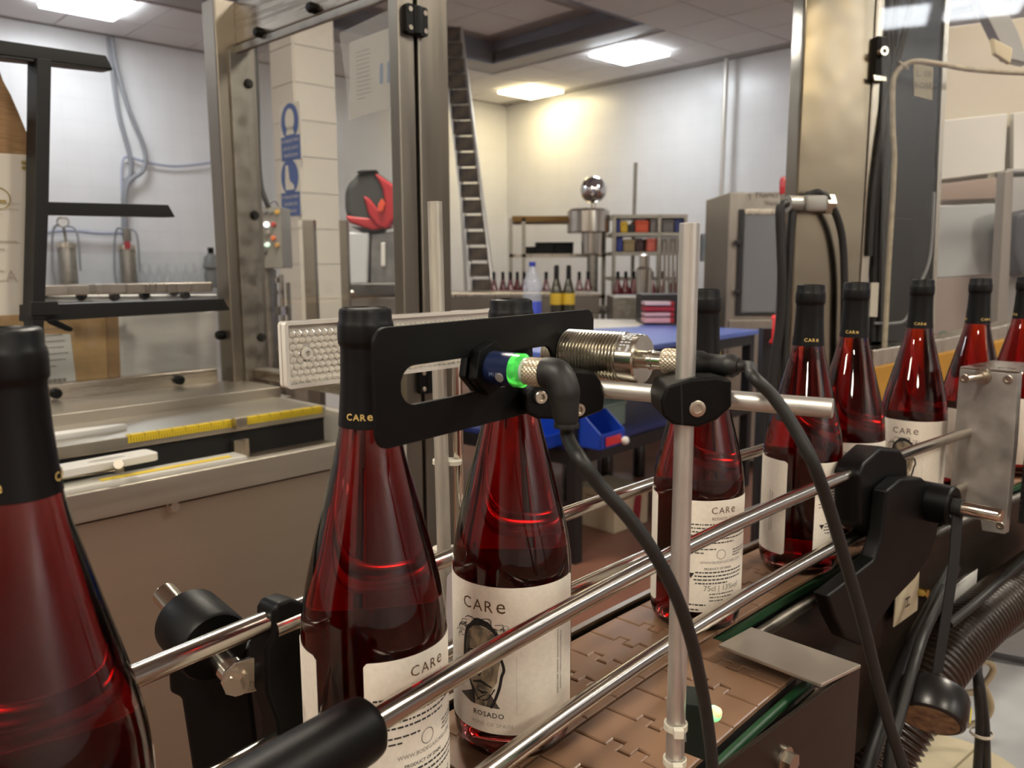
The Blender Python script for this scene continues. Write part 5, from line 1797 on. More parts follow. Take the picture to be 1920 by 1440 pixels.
# open shelving with coloured containers
yo = 7.3
os_ = thing('tool_shelving', 'grey open shelving crowded with coloured containers on the far line', 'shelving', atY(1215, 640, yo))
for x in (1151, 1235, 1284):
    ybox(x - 3, x + 3, yo, yo + .05, 0, atY(1200, 402, yo).z, 'upright', M_STEEL_DULL, os_)
for y in (402, 436, 472, 520):
    z = atY(1200, y, yo).z
    ybox(1147, 1287, yo, yo + .5, z - .03, z, 'shelf', M_STEEL_DULL, os_)
items = [(1155, 1162, 410, 434, (40, 54, 130), 'blue_bin', 'narrow blue bin on the top shelf of the far shelving'), (1162, 1176, 414, 434, (216, 176, 40), 'yellow_tool', 'yellow power tool on the far shelving'),
         (1176, 1189, 420, 434, (40, 36, 34), 'black_case', 'black case on the far shelving'), (1190, 1215, 412, 434, (214, 84, 48), 'orange_box', 'orange box on the upper far shelf'),
         (1218, 1232, 408, 434, (128, 120, 116), 'grey_box', 'grey box on the upper far shelf'), (1240, 1262, 410, 434, (110, 104, 100), 'grey_crate', 'grey crate right of the shelving upright'),
         (1263, 1282, 406, 434, (44, 56, 110), 'blue_crate', 'dark blue crate at the right end of the far shelving'), (1155, 1167, 440, 470, (40, 54, 130), 'blue_bin', 'blue bin on the middle far shelf'),
         (1168, 1190, 448, 470, (150, 130, 90), 'beige_box', 'beige box on the middle far shelf'), (1212, 1231, 446, 470, (206, 100, 82), 'salmon_box', 'salmon coloured box on the middle far shelf'),
         (1240, 1280, 446, 470, (120, 116, 110), 'grey_crate', 'wide grey crate on the middle far shelf'), (1191, 1205, 446, 470, (60, 34, 34), 'maroon_box', 'dark maroon box on the middle far shelf')]
for x0, x1, y0, y1, c, nm, lab in items:
    t = thing(nm, lab, 'container', atY((x0 + x1) / 2, y1, yo + .1), 'containers on the far shelving')
    zb2 = atY(1200, 436 if y1 < 440 else 472, yo).z + .001
    ztp = atY((x0 + x1) / 2, y0, yo).z
    m = mat('container_%d_%d_%d' % c, c, 0.5)
    ybox(x0, x1, yo + .04, yo + .34, zb2, ztp, 'body', m, t, .012)
    ybox(x0 - .6, x1 + .6, yo + .03, yo + .35, ztp - .03, ztp - .012, 'rim', m, t, .004)
# filling carousel, blurred: chrome tubes with bottles
fc = thing('filling_carousel', 'blurred filling machine with a row of chrome tubes', 'machine', atY(1255, 640, 6.0))
ybox(1150, 1300, 6.0, 6.4, 0, 1.03, 'cabinet', M_STEEL_DULL, fc, .01)
for i, x in enumerate((1238, 1246, 1254, 1262, 1270, 1278)):
    q0, q1 = atY(x, 545, 6.1), atY(x, 445 + 8 * (i % 2), 6.1)
    MB().cyl(Vector((q0.x, 6.1, 1.03)), q1, .011, n=10).build('filling_tube', M_CHROME, fc, 40)
q = atY(1208, 505, 6.1)
MB().lathe([(0, -.18), (.06, -.18), (.06, 0), (.04, .02), (.04, .10), (0, .12)], 18, q).build('head', M_CHROME, fc, 40)
for i, x in enumerate((1158, 1173, 1188, 1203, 1222, 1240, 1262, 1290)):
    o = copy_tree(far)
    q = atY(x, 540, 7.12)
    o.location = (q.x, 7.12, .9005)
    o['label'] = 'small far rose bottle behind the filling machine, %s from the left' % words_[i]
    o['group'] = 'far rose bottles'
    o['category'] = 'bottle'
# wall mounted touch panel
tp = thing('operator_panel', 'grey operator panel with a blue screen and orange button', 'control panel', atY(1333, 490, 6.4))
ybox(1316, 1353, 6.4, 6.5, atY(1333, 490, 6.4).z, atY(1333, 438, 6.4).z, 'housing', mat('panel_grey', (132, 136, 140), 0.45), tp, .006)
q0, q1 = atY(1320, 446, 6.395), atY(1336, 470, 6.395)
MB().box((q0 + q1) / 2, (q1.x - q0.x, .006, q0.z - q1.z)).build('screen', mat('screen_blue', (112, 140, 156), 0.2), tp, 0)
MB().lathe([(0, 0), (.022, 0), (.022, .02), (0, .03)], 16, atY(1338, 476, 6.4), (0, -1, 0)).build('button', mat('orange_button', (214, 130, 50), 0.4), tp, 40)
q = atY(1330, 490, 6.46)
MB().cyl(Vector((q.x, 6.46, 0)), q, .03, n=12).build('stand', M_STEEL_DULL, tp, 40)

# ---- blue-topped cart
TP1 = Vector((1.393, 4.575, 0))
TAd, TBd = Vector((-.6621, -.7494, 0)), Vector((-.6421, .7666, 0))
TBd = Vector((-TAd.y * -1, TAd.x * -1, 0)) if False else Vector((TAd.y, -TAd.x, 0))
R_T = frame_from(TAd)
def tbl(u, v, z):
    return TP1 + TAd * u + TBd * v + Vector((0, 0, z))
def tblbox(u0, u1, v0, v1, z0, z1, name, m, parent, bev=0):
    return MB().box(tbl((u0 + u1) / 2, (v0 + v1) / 2, (z0 + z1) / 2), (u1 - u0, v1 - v0, z1 - z0), R_T).build(name, m, parent, 30, bevel=bev)
M_TBLUE = mat('blue_laminate', (92, 116, 196), 0.35)
M_TDARK = mat('cart_black', (26, 26, 28), 0.45)
M_SHELF_BLUE = mat('blue_shelf', (42, 56, 120), 0.35)
ct_ = thing('work_cart', 'black framed cart with a blue top and a blue lower shelf', 'cart', tbl(.85, .5, 0))
tblbox(0, 1.70, 0, 1.25, .875, .90, 'top', M_TBLUE, ct_, .004)
for v in (.02, 1.19):
    tblbox(.02, 1.68, v, v + .045, .82, .874, 'rail', M_TDARK, ct_)
for u, v in ((.02, .02), (1.63, .02), (.02, 1.18), (1.63, 1.18)):
    tblbox(u, u + .05, v, v + .05, .0, .874, 'leg', M_TDARK, ct_)
for u in (.02, 1.63):
    tblbox(u, u + .05, .05, 1.2, .82, .874, 'rail', M_TDARK, ct_)
tblbox(.03, 1.67, .03, 1.22, .49, .512, 'shelf', M_SHELF_BLUE, ct_, .003)
for v in (.02, 1.19):
    tblbox(.02, 1.68, v, v + .045, .43, .489, 'rail', M_TDARK, ct_)
for u in (.02, 1.63):
    tblbox(u, u + .05, .05, 1.2, .43, .489, 'rail', M_TDARK, ct_)
# white sheets on the cart
sp_ = [atZ(x, y, .9015) for x, y in ((1112, 598), (1230, 600), (1195, 612), (1112, 616))]
tag(slab_pts(MB(), sp_, (0, 0, 1), .001).build('paper_sheet', mat('white_paper', (226, 222, 214), 0.7), None, 0), 'white paper sheet lying on the blue cart top', 'paper')
# black box holding red and white packs
pk = thing('black_organiser', 'black organiser box standing on the blue cart top', 'box', atZ(1245, 607, .902))
q = atZ(1243, 607, .9005)
a_, b2 = atY(1203, 575, q.y), atY(1312, 575, q.y)
hz = atY(1243, 552, q.y).z
MB().box(Vector(((a_.x + b2.x) / 2, q.y + .13, (.9005 + hz) / 2)), (b2.x - a_.x, .22, hz - .9005)).build('body', M_TDARK, pk, 30, bevel=.004)
for i, (y0, y1, c) in enumerate(((564, 571, (206, 178, 186)), (573, 582, (150, 34, 52)), (584, 591, (206, 166, 176)), (593, 603, (200, 150, 160)))):
    za_, zb3 = atY(1230, y0, q.y).z, atY(1230, y1, q.y).z
    a3, b3 = atY(1203, 575, q.y), atY(1257, 575, q.y)
    t = thing('red_pack', '%s red and white pack in the stack on the blue cart' % ('top', 'second', 'third', 'bottom')[i], 'pack', Vector(((a3.x + b3.x) / 2, q.y, zb3)), 'stacked red packs')
    MB().box(Vector(((a3.x + b3.x) / 2, q.y - .055, (za_ + zb3) / 2)), (b3.x - a3.x, .14, za_ - zb3 - .002)).build('sleeve', mat('pack_%d' % i, c, 0.35), t, 30, bevel=.004)
    MB().box(Vector((b3.x - .012, q.y - .056, (za_ + zb3) / 2)), (.024, .142, za_ - zb3 - .001)).build('red_end', mat('pack_red', (160, 30, 44), 0.35), t, 30, bevel=.003)
# bins on the lower shelf
M_BIN = mat('blue_bin_plastic', (26, 66, 178), 0.35)
def stacking_bin(px, py, size, name, m, label, lab_m=None, ang=0):
    q = atZ(px, py, .513)
    th = thing(name, label, 'bin', q)
    ex = TAd.copy()
    ey = TBd.copy()
    wd, dp, ht = size
    # open box with a low slanted front
    o = q - ex * 0
    t_ = .006
    def pt(u, v, z):
        return o + ex * u + ey * v + Vector((0, 0, z))
    sd = [(0, 0), (dp, 0), (dp, ht), (dp * .42, ht), (0, ht * .45)]
    for u in (-wd / 2, wd / 2):
        slab_pts(MB(), [pt(u, v, z) for v, z in sd], ex, t_).build('side', m, th, 30)
    slab_pts(MB(), [pt(-wd / 2, dp, 0), pt(wd / 2, dp, 0), pt(wd / 2, dp, ht), pt(-wd / 2, dp, ht)], ey, t_).build('back', m, th, 30)
    slab_pts(MB(), [pt(-wd / 2, 0, 0), pt(wd / 2, 0, 0), pt(wd / 2, 0, ht * .45), pt(-wd / 2, 0, ht * .45)], -ey, t_).build('front', m, th, 30)
    slab_pts(MB(), [pt(-wd / 2, 0, 0.005), pt(wd / 2, 0, 0.005), pt(wd / 2, dp, .005), pt(-wd / 2, dp, .005)], (0, 0, 1), .004).build('floor', m, th, 30)
    if lab_m:
        slab_pts(MB(), [pt(-wd * .32, -.007, ht * .08), pt(wd * .32, -.007, ht * .08), pt(wd * .32, -.007, ht * .34), pt(-wd * .32, -.007, ht * .34)], -ey, .002).build('label_card', lab_m, th, 0)
stacking_bin(1148, 838, (.17, .22, .14), 'parts_bin', M_BIN, 'blue plastic parts bin with a red label on the cart shelf', mat('bin_label_red', (214, 50, 56), 0.5))
stacking_bin(1042, 838, (.13, .18, .12), 'parts_bin', M_BIN, 'blue plastic parts bin beside the cart leg, left of the red labelled one')
stacking_bin(985, 806, (.12, .16, .08), 'parts_bin', mat('red_bin_plastic', (170, 36, 36), 0.4), 'small red plastic bin at the left of the cart shelf')
q = atZ(1180, 815, .513)
gb_ = thing('green_box', 'pale green flat case at the back of the cart shelf', 'case', q)
MB().box(q + TBd * .25 + Vector((0, 0, .06)), (.30, .26, .10), R_T).build('body', mat('pale_green_case', (128, 150, 140), 0.4), gb_, 30, bevel=.006)
MB().box(q + TBd * .25 + Vector((0, 0, .116)), (.31, .27, .012), R_T).build('lid', mat('pale_green_case', (128, 150, 140), 0.4), gb_, 30, bevel=.004)
q = atZ(1172, 834, .513)
o = MB().sphere(q + Vector((0, 0, .018)), .018, 16, 10).build('white_ball', M_WHITE_P, None, 60, loc=q)
tag(o, 'small white plastic ball on the cart shelf', 'ball')
# things stored under the cart: carton and dark bottles
wc = thing('wine_carton', 'cream wine carton with a red figure on the floor under the cart', 'carton', Vector((.52, 3.9, 0)))
q = atY(1166, 1075, 3.75)
P0 = Vector((atY(1152, 1000, 3.75).x, 3.75, 0))
zt4, zb4 = atY(1160, 925, 3.75).z, atY(1160, 1075, 3.75).z
MB().box(P0 + Vector((0, .16, (max(zb4, 0) + zt4) / 2)), (.26, .26, zt4 - max(zb4, 0.0)), R_ROOM).build('carton', mat('cream_carton', (206, 190, 160), 0.7), wc, 30, bevel=.004)
nfc = -V
pcc = P0 + Vector((0, .16, (max(zb4, 0) + zt4) / 2)) - V * .132
f = Flat().fill([(-.02, -.10), (.015, -.10), (.03, -.02), (.035, .05), (.01, .08), (-.015, .06), (-.03, -.01)])
f.to_mesh('red_figure', on_plane(pcc + U * .04, U, (0, 0, 1), .001), mat('carton_red', (150, 36, 48), 0.6), wc)
f = Flat().scribble(-.05, .06, .07, .02, 3, .006, 31)
f.to_mesh('print', on_plane(P0 + Vector((0, .16, (max(zb4, 0) + zt4) / 2)) - U * .132, -V, (0, 0, 1), .001), M_INK, wc)['kind'] = 'stuff'
dk = None
for i in range(8):
    u, v = .25 + .17 * i, .62 + (.14 if i % 2 else 0)
    q = tbl(u, v, 0)
    if dk is None:
        dk = thing('stored_bottle', '', 'bottle')
        MB().lathe([(0, 0), (.036, 0), (.038, .01), (.038, .18), (.015, .25), (.014, .27), (0, .27)], 14).build('glass', mat('dark_stored_glass', (30, 26, 24), 0.15, coat=.5), dk, 45)
        MB().lathe([(.0155, .24), (.0150, .31), (0, .312)], 12).build('capsule', mat('stored_capsule', (150, 120, 70), 0.4), dk, 45)
        o = dk
    else:
        o = copy_tree(dk)
    o.location = q
    o['label'] = 'dark wine bottle stored under the blue cart, %s from the right' % words_[i]
    o['category'] = 'bottle'
    o['group'] = 'dark bottles under the cart'

# ---- grey steel cabinet with a window
yg = 4.9
gc = thing('steel_cabinet', 'grey steel cabinet with a framed window and handwriting, left of the big column', 'cabinet', Vector((atY(1425, 640, yg).x, yg + .3, 0)))
M_CAB = mat('cabinet_steel', (150, 144, 136), 0.35, 0.9, noise=.08, nscale=(30, 30, 3), rvar=.06)
zt5 = atY(1420, 360, yg).z
ybox(1363, 1520, yg + .012, yg + .6, .06, zt5, 'body', M_CAB, gc, .006)
zw0, zw1 = atY(1420, 585, yg).z, atY(1420, 402, yg).z
M_WIN = mat('dark_window_glass', (128, 132, 136), 0.08, 0.6)
ybox(1392, 1500, yg + .004, yg + .014, zw0, zw1, 'window_glass', M_WIN, gc)
for x0, x1, z0, z1 in ((1384, 1393, zw0 - .02, zw1 + .03),):
    ybox(x0, x1, yg - .012, yg + .014, z0, z1, 'window_hinge', M_TDARK, gc, .002)
ybox(1393, 1500, yg - .008, yg + .014, zw1, zw1 + .03, 'window_rim', M_STEEL, gc, .003)
ybox(1386, 1500, yg - .008, yg + .014, zw0 - .022, zw0, 'window_rim', M_TDARK, gc, .003)
ybox(1370, 1512, yg + .002, yg + .03, .12, zw0 - .05, 'lower_panel', M_CAB, gc, .003)
for y in (455, 548):
    q = atY(1383, y, yg - .02)
    MB().box(q, (.03, .03, .03)).build('hinge_knob', M_TDARK, gc, 30, bevel=.006)
f = Flat()
f.text('TRAMO B', .040, 0, .03)
f.text('Vacio', .040, .02, -.015)
f.to_mesh('handwriting', on_plane(atY(1442, 380, yg + .010), (1, 0, 0), (0, 0, 1), .003), M_INK_GREY, gc)
f = Flat().text('T', .05, 0, 0)
f.to_mesh('handwriting', on_plane(atY(1406, 376, yg + .010), (1, 0, 0), (0, 0, 1), .003), M_INK_GREY, gc)
q = atY(1469, 348, 4.0)
em = thing('alarm_lamp', 'small red alarm lamp just left of the big steel column', 'lamp', q)
MB().lathe([(0, -.04), (.018, -.04), (.020, .02), (.014, .04), (0, .045)], 18, q).build('lens', mat('red_lens', (170, 20, 34), 0.2, coat=.5), em, 45)
MB().cyl(Vector((q.x, q.y, 0)), q - Vector((0, 0, .035)), .012, n=10).build('stem', M_STEEL_DULL, em, 40)
q = atY(1453, 620, 2.6)
rh = thing('safety_lever', 'bright red lever beside the blue cart, left of the black cables', 'lever', q)
q0, q1 = atY(1455, 597, 2.6), atY(1452, 642, 2.6)
MB().tube([q1 + Vector((0, .02, 0)), q1, q0, q0 + Vector((0, .02, 0))], .010, 12).build('grip', mat('red_grip', (206, 44, 48), 0.4), rh, 45)
q2 = atY(1446, 640, 2.63)
MB().box(Vector((q2.x, 2.66, q2.z / 2 + .02)), (.05, .05, q2.z + .04)).build('post', M_TDARK, rh, 30)

# ================================================================== THE GUARDED MACHINE ON THE RIGHT
yc = 1.72
_gc = math.radians(44)
g1 = Vector((math.sin(_gc), math.cos(_gc), 0))
g2 = Vector((-math.cos(_gc), math.sin(_gc), 0))
GO = atY(1560, 600, yc)
GO.z = 0
# the column front is square to the camera's right-hand view: faces along h1
_h = math.radians(80)
h1 = Vector((math.sin(_h), math.cos(_h), 0))
hn = Vector((h1.y, -h1.x, 0))
R_H = frame_from(h1)
def colbox(px0, px1, z0, z1, d0, d1, name, m, parent, bev=.0):
    a, b = hit(px0, 500, GO, hn), hit(px1, 500, GO, hn)
    L = (b - a).dot(h1)
    c = Vector((a.x, a.y, 0)) + h1 * L / 2 - hn * (d0 + d1) / 2
    c.z = (z0 + z1) / 2
    return MB().box(c, (abs(L), d1 - d0, z1 - z0), R_H).build(name, m, parent, 30, bevel=bev)
M_COL = mat('big_column_steel', (132, 123, 108), 0.19, 1.0, noise=0.06, nscale=(9, 9, 5), rvar=0.07, bump=0.35, bscale=3.0, bdist=0.02)
M_DARKSTEEL = mat('dark_reflecting_steel', (24, 23, 23), 0.20, 0.6, noise=0.12, nscale=(6, 6, 6), rvar=.06)
mr_ = thing('filler_column', 'broad stainless steel column with a cable gland, right of centre', 'column', GO)
colbox(1486, 1616, 0, 2.6, .0, .05, 'column', M_COL, mr_, .006)
colbox(1618, 1634, 0, 2.6, .006, .10, 'edge_flange', M_STEEL, mr_, .003)
colbox(1614, 1620, 0, 2.6, .012, .09, 'groove', M_DARK, mr_)
g = hit(1512, 384, GO, hn)
gl = MB().box(g + hn * .022, (.050, .044, .034), R_H).build('gland_block', mat('grey_gland', (150, 148, 142), 0.35, 0.6), mr_, 30, bevel=.008)
MB().cyl(g + hn * .022 - h1 * .025, g + hn * .024 - h1 * .055, .016, .017, n=20).build('gland_nut', mat('grey_gland', (150, 148, 142), 0.35, 0.6), mr_, 35)
MB().prism(circ(.022, 6), g + hn * .02 + h1 * .034, hn, (0, 0, 1), .020).build('gland_nut', M_BOLT, mr_, 30, bevel=.002)
# cables of the gland
M_BCAB = mat('black_cable', (28, 27, 26), 0.5)
def colpt(x, y, d=.03):
    return hit(x, y, GO + hn * d, hn)
cable('gland_cable', [colpt(1474, 380, .045), colpt(1463, 392, .05), colpt(1464, 450, .05), colpt(1466, 520, .05), colpt(1463, 600, .045), colpt(1450, 700, .04), colpt(1440, 840, .04), colpt(1432, 1000, .04)], .0095, M_BCAB, 'thick black cable falling from the left end of the cable gland')
cable('gland_cable', [colpt(1486, 396, .03), colpt(1482, 440, .03), colpt(1478, 510, .03), colpt(1472, 600, .03), colpt(1470, 720, .03), colpt(1468, 900, .03)], .0085, M_BCAB, 'second black cable just right of the thick one under the cable gland')
cable('gland_cable', [colpt(1512, 366, .02), colpt(1540, 362, .03), colpt(1562, 390, .03), colpt(1578, 440, .025), colpt(1583, 520, .02), colpt(1582, 640, .02), colpt(1580, 800, .02)], .0075, M_BCAB, 'dark cable arching right over the steel column from the gland')

# dark side sheet with cables, note and screws
ds_ = thing('dark_side_sheet', 'dark reflecting steel sheet beside the column, with a taped note', 'panel', hit(1700, 650, GO, hn))
px_slab([(1634, -60), (1784, -60), (1776, 120), (1762, 400), (1750, 650), (1634, 680)], GO, hn, .01, -.05).build('sheet', M_DARKSTEEL, ds_, 30)
px_slab([(1776, -60), (1785, -60), (1762, 410), (1751, 650), (1744, 650), (1755, 400)], GO, hn, .02, -.044).build('edge', M_STEEL, ds_, 30)
px_slab([(1713, 118), (1750, 126), (1748, 188), (1714, 180)], GO, hn, .001, -.048).build('note', mat('note_paper', (170, 162, 140), 0.7), ds_, 0)
f = Flat()
f.text('L. 08', .018, 0, .012)
f.text('ROSE', .018, 0, -.012)
f.to_mesh('note_writing', on_plane(hit(1731, 155, GO - hn * .047, hn), h1, (0, 0, 1), .0008), M_INK_GREY, ds_)
px_slab([(1662, 408), (1712, 410), (1706, 640), (1660, 640)], GO, hn, .03, -.02).build('black_box', M_BLACK, ds_, 30, bevel=.003)
px_slab([(1634, 530), (1648, 530), (1645, 594), (1631, 594)], GO, hn, .004, .01).build('pale_strip', mat('pale_strip', (190, 184, 170), 0.6), ds_, 0)
def sheetpt(x, y, d=-.02):
    return hit(x, y, GO + hn * d, hn)
for i, (x0, x1, x2) in enumerate(((1650, 1646, 1640), (1664, 1660, 1652), (1674, 1668, 1658))):
    cable('sheet_cable', [sheetpt(x0 + 6, -40), sheetpt(x0, 120), sheetpt(x1, 300), sheetpt(x2, 450), sheetpt(x2 - 4, 640)], .007, M_BCAB, '%s black cable running down the dark side sheet' % ('left', 'middle', 'right')[i])
cable('tied_cable', [sheetpt(1720, -30, .0), sheetpt(1700, 40, .0), sheetpt(1684, 110, .0), sheetpt(1664, 180, .0), sheetpt(1648, 280, .0), sheetpt(1636, 380, .0), sheetpt(1630, 480, .0)], .007, M_BCAB, 'black cable slanting down behind the white wire on the dark sheet')
M_WIRE = mat('dirty_white_wire', (178, 166, 142), 0.5, noise=.2, nscale=(60, 60, 60))
cable('white_wire', [sheetpt(1980, 138, .02), sheetpt(1900, 136, .02), sheetpt(1820, 130, .02), sheetpt(1750, 118, .02), sheetpt(1710, 116, .015), sheetpt(1684, 132, .01), sheetpt(1674, 160, .01), sheetpt(1674, 240, .01), sheetpt(1677, 300, .01), sheetpt(1672, 400, .01), sheetpt(1666, 500, .01), sheetpt(1658, 660, .01)], .0055, M_WIRE, 'dirty white wire crossing from the right and running down the dark sheet')
cable('thin_wire', [sheetpt(1752, 360, .0), sheetpt(1744, 480, .0), sheetpt(1722, 540, .0), sheetpt(1700, 596, .0), sheetpt(1676, 606, .0), sheetpt(1640, 606, .0)], .003, M_GREY_CABLE, 'thin grey wire curving along the foot of the dark sheet')
bk = thing('sensor_mount', 'small black sensor mount with a brass eyelet on the dark sheet', 'bracket', sheetpt(1655, 110, .0))
px_slab([(1645, 66), (1668, 68), (1670, 150), (1640, 150)], GO, hn, .03, .015).build('block', M_BLACK, bk, 30, bevel=.004)
MB().lathe([(.004, 0), (.009, 0), (.009, .012), (.004, .012), (.004, 0)], 18, sheetpt(1652, 98, .016), hn).build('eyelet', M_BRASS, bk, 35)
px_slab([(1638, 140), (1662, 144), (1662, 152), (1640, 150)], GO, hn, .004, .018).build('bright_clip', M_BRIGHT, bk, 30)
tie(sheetpt(1694, 122, .01), .011, 'pale cable tie gathering the cables on the dark sheet', tail=False, n=(.6, -.3, .8))

# clear front pane and base beam
rp = thing('front_guard', 'clear acrylic guard pane with a steel base beam on the right-hand machine', 'machine guard', hit(1800, 680, GO, hn))
zbm = hit(1640, 668, GO, hn).z
px_slab([(1636, 656), (1770, 634), (1990, 585), (1990, 640), (1770, 690), (1636, 710)], GO, hn, .05, .02).build('base_beam', M_STEEL, rp, 30, bevel=.004)
px_slab([(1655, -80), (1990, -80), (1990, 590), (1770, 636), (1655, 654)], GO, hn, .005, .03).build('pane', clear_sheet('scratched_acrylic', (.95, .95, .94), .022, .03, .015, (.72, .70, .66)), rp, 0)
px_slab([(1885, 322), (1902, 318), (1888, 660), (1866, 664)], GO, hn, .03, -.25).build('inner_post', mat('inner_post', (150, 142, 134), 0.4, 0.6), rp, 30, bevel=.004)
# yellow wooden beam behind the bottles
yw = thing('yellow_beam', 'ochre yellow beam low behind the seventh and eighth bottles', 'beam', hit(1720, 760, GO, hn))
px_slab([(1630, 692), (1800, 656), (1960, 620), (1960, 760), (1800, 790), (1630, 810)], GO, hn, .08, .03).build('beam', mat('ochre_paint', (176, 128, 46), 0.55, noise=.15, nscale=(12, 12, 12)), yw, 30, bevel=.004)

# pale panels added behind the pane, mostly standing for the room's reflection in it
yi = 2.6
refl_panels = thing('pane_reflection', 'pale cream and white panels standing in for reflections in the right-hand pane', 'cabinet', atY(1850, 700, yi))
def islab(pts, y, d, name, m, parent, bev=.004):
    return slab_pts(MB(), [atY(a, b, y) for a, b in pts], (0, -1, 0), d).build(name, m, parent, 30, bevel=bev)
M_CREAM = mat('cream_panel', (206, 196, 178), 0.5)
M_WHITEBOARD = mat('white_reflection', (214, 212, 206), 0.4)
islab([(1700, 60), (2020, 20), (2020, 900), (1700, 900)], yi + .05, .1, 'back_panel', M_CREAM, refl_panels)
islab([(1764, 226), (1890, 212), (1884, 322), (1756, 338)], yi, .02, 'door', M_WHITEBOARD, refl_panels)  # white areas of the mirrored room, modelled as panels
islab([(1900, 212), (1990, 200), (1990, 316), (1900, 320)], yi, .02, 'door', M_WHITEBOARD, refl_panels)
islab([(1756, 346), (1886, 330), (1884, 372), (1756, 376)], yi - .02, .03, 'rail', mat('pink_grey_rail', (160, 140, 128), 0.5), refl_panels)
islab([(1760, 386), (1880, 380), (1874, 514), (1752, 522)], yi - .03, .02, 'glazed_reflection', mat('grey_reflection', (176, 180, 182), 0.12, .3), refl_panels)
islab([(1752, 522), (1880, 514), (1876, 640), (1748, 650)], yi - .03, .02, 'lower_panel', mat('mauve_panel', (150, 134, 128), 0.5), refl_panels)
islab([(1890, 316), (1990, 312), (1990, 640), (1880, 640)], yi - .03, .02, 'side_panel', mat('side_grey', (168, 166, 164), 0.4), refl_panels)
f = Flat().text('ono', .075, 0, 0)
f.to_mesh('green_lettering', on_plane(atY(1790, 640, yi - .052), (1, 0, 0), (0, 0, 1), .003), mat('green_print', (84, 112, 100), 0.5), refl_panels)
dbs = thing('dark_equipment', 'dark rounded equipment behind the pane at the right edge', 'machine', atY(1915, 480, 2.4))
islab([(1905, 400), (1990, 380), (1990, 520), (1915, 520), (1900, 470)], 2.45, .10, 'body', mat('dark_equipment', (60, 62, 72), 0.5), dbs, .02)
islab([(1880, 322), (1990, 318), (1990, 326), (1880, 332)], 2.42, .04, 'lid', M_TDARK, dbs, .004)
rf = thing('roof_brace', 'blurred grey steel brace at the top right behind the pane', 'brace', atY(1860, 60, 2.3))
islab([(1806, -60), (1850, -60), (1910, 60), (1930, 120), (1890, 110), (1860, 50)], 2.3, .04, 'brace', mat('brace_steel', (150, 148, 146), 0.4, .6), rf, .004)
islab([(1862, 70), (1900, 90), (1896, 120), (1866, 100)], 2.28, .02, 'plate', mat('pale_plate', (206, 192, 160), 0.5), rf, .004)

# ================================================================== LOWER RIGHT: hose, cables, floor tray
M_HOSE = mat('brown_black_hose', (48, 37, 30), 0.30, coat=.2)
path = catmull([atY(x, y, yy) for x, y, yy in ((1560, 1600, .86), (1640, 1450, .88), (1700, 1345, .90), (1752, 1260, .93), (1815, 1185, .98), (1900, 1110, 1.05), (2000, 1040, 1.13))], 40)
# resample evenly for the rings
L = [0]
for a, b in zip(path[:-1], path[1:]):
    L.append(L[-1] + (b - a).length)
step = .0012
P = []
s = 0
i = 0
while s < L[-1]:
    while L[i + 1] < s:
        i += 1
    P.append(path[i].lerp(path[i + 1], (s - L[i]) / (L[i + 1] - L[i])))
    s += step
rs = [.0330 + .0023 * math.sin(2 * math.pi * k / 6.0) for k in range(len(P))]
o = MB().tube(P, rs, 30).build('corrugated_hose', M_HOSE, None, 60, loc=P[0])
tag(o, 'thick brown-black corrugated hose curving up at the lower right', 'hose')
for i, (pts, r, lab) in enumerate((
        ([(1790, 1060, .90), (1740, 1150, .88), (1705, 1215, .86), (1676, 1290, .82), (1650, 1370, .79), (1620, 1460, .77), (1600, 1540, .76)], .0075, 'dark cable along the left side of the corrugated hose, outer one'),
        ([(1775, 1100, .87), (1735, 1180, .85), (1712, 1250, .81), (1690, 1330, .78), (1672, 1400, .76), (1660, 1500, .75)], .0060, 'dark cable along the left side of the corrugated hose, inner one'),
        ([(1930, 1040, .95), (1880, 1085, .93), (1830, 1130, .90), (1780, 1170, .88)], .0050, 'black cable lying along the upper edge of the corrugated hose'),
        ([(1980, 1250, 1.15), (1900, 1238, 1.12), (1850, 1228, 1.08), (1800, 1215, 1.05)], .0070, 'black cable crossing the pale tray at the right edge'),
        ([(1832, 1235, 1.02), (1834, 1290, 1.0), (1838, 1350, 1.0), (1836, 1400, 1.0), (1830, 1480, 1.0)], .0060, 'grey cable hanging down in front of the round lid, left of the pair'),
        ([(1828, 1240, 1.01), (1838, 1290, 1.0), (1846, 1350, 1.0), (1848, 1400, 1.0), (1850, 1480, 1.0)], .0060, 'grey cable hanging down in front of the round lid, right of the pair'))):
    cable('loose_cable', [atY(*q) for q in pts], r, M_RUBBER if i > 2 else M_BCAB, lab)
cable('beige_cable', [atY(x, y, 1.08) for x, y in ((1790, 1300), (1830, 1296), (1856, 1270), (1862, 1250), (1845, 1240), (1830, 1260), (1852, 1300), (1858, 1330), (1840, 1352), (1800, 1362))], .0045, mat('beige_cable', (170, 156, 128), 0.5), 'beige cable coiled beside the corrugated hose')
tie(atY(1840, 1374, 1.0), .013, 'pale cable tie round the pair of hanging grey cables', tail=False)
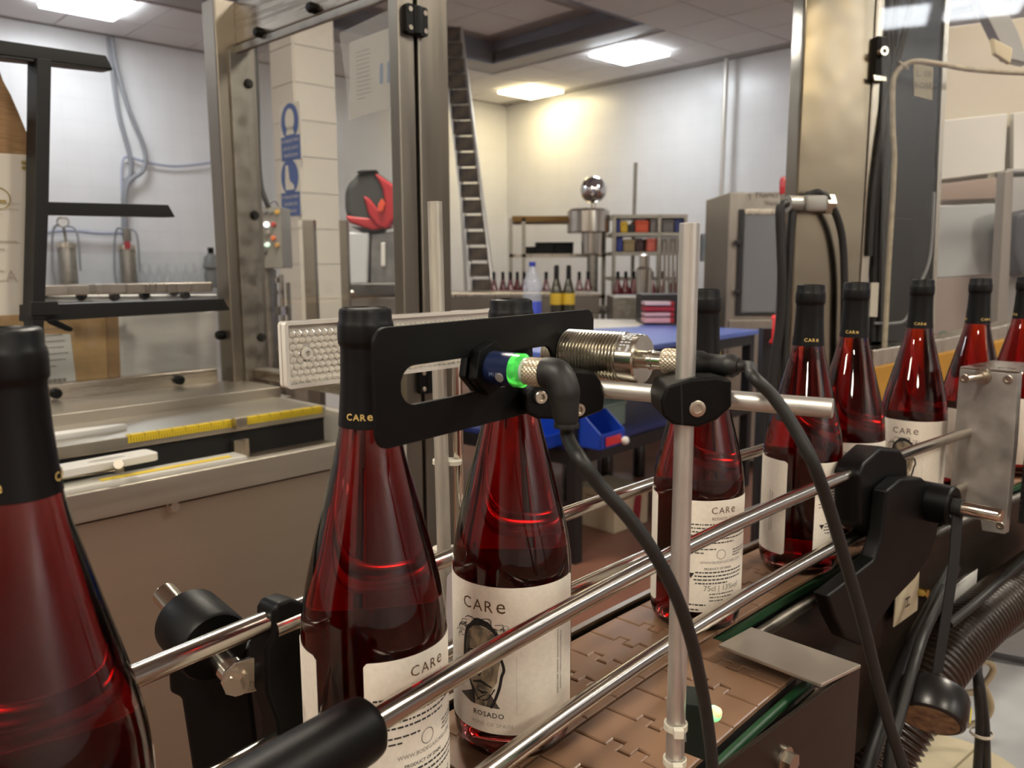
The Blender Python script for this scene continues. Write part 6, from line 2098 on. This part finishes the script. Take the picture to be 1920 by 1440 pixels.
# pale tray on the floor with a round cream lid
zt6 = .55
tr_ = thing('pale_tray', 'pale grey metal base tray at the lower right', 'tray', atZ(1880, 1250, zt6))
q = [atZ(x, y, zt6) for x, y in ((1640, 1090), (2200, 1060), (2300, 1560), (1500, 1560))]
slab_pts(MB(), q, (0, 0, 1), .54).build('tray_body', mat('pale_tray_metal', (182, 184, 186), 0.42, 0.3, noise=.1, nscale=(12, 12, 12)), tr_, 30, bevel=.004)
lz = zt6 + .03
lc_ = atZ(1780, 1450, lz)
ld = thing('round_lid', 'round cream plastic lid with a centre seam on the pale tray', 'lid', lc_ - Vector((0, 0, .03)))
rl = (atZ(1910, 1440, lz) - lc_).length
MB().lathe([(0, -.029), (rl * .98, -.029), (rl, -.02), (rl, -.006), (rl * .97, 0), (0, 0)], 56, lc_).build('disc', mat('cream_lid', (206, 194, 164), 0.5, noise=.06, nscale=(20, 20, 20)), ld, 35)
sv = (atZ(1840, 1395, lz) - lc_).normalized()
MB().box(lc_ + Vector((0, 0, .0006)), (rl * 1.9, .003, .001), frame_from(sv)).build('seam', mat('lid_seam', (150, 138, 110), 0.6), ld, 0)
# white tag with a letter on the dark conveyor side, brass fittings
pt_, tt_, nt_ = cl(S_BR + .03, .056)
tg = thing('hanging_tag', 'cream card tag with the letter H on the conveyor side', 'tag', hit(1700, 1150, pt_, nt_))
px_slab([(1680, 1120), (1724, 1072), (1720, 1144), (1676, 1176)], pt_, nt_, .0012, .004).build('card', mat('tag_card', (212, 200, 170), 0.7), tg, 0)
f = Flat().text('H', .020, 0, -.007)
f.to_mesh('letter', on_plane(hit(1700, 1128, pt_ + nt_ * .006, nt_), (tt_ * .1 + Vector((0, 0, -1))), tt_, .0012), M_INK, tg)
ftg = thing('brass_fitting', 'pair of small brass hose fittings beside the hanging tag', 'fitting', hit(1730, 1110, pt_, nt_))
for x, y in ((1724, 1109), (1739, 1112)):
    q = hit(x, y, pt_ + nt_ * .004, nt_)
    MB().lathe([(0, -.006), (.0052, -.006), (.0056, 0), (.0052, .010), (0, .011)], 14, q, nt_).build('nut', mat('polished_brass', (216, 190, 110), 0.15, 1.0), ftg, 35)
wl = thing('white_label_plate', 'white rectangular plate on the dark conveyor side above the hose', 'plate', hit(1820, 1110, pt_, nt_))
px_slab([(1782, 1108), (1836, 1064), (1834, 1100), (1781, 1144)], pt_, nt_, .002, .004).build('plate', M_WHITE_P, wl, 0)
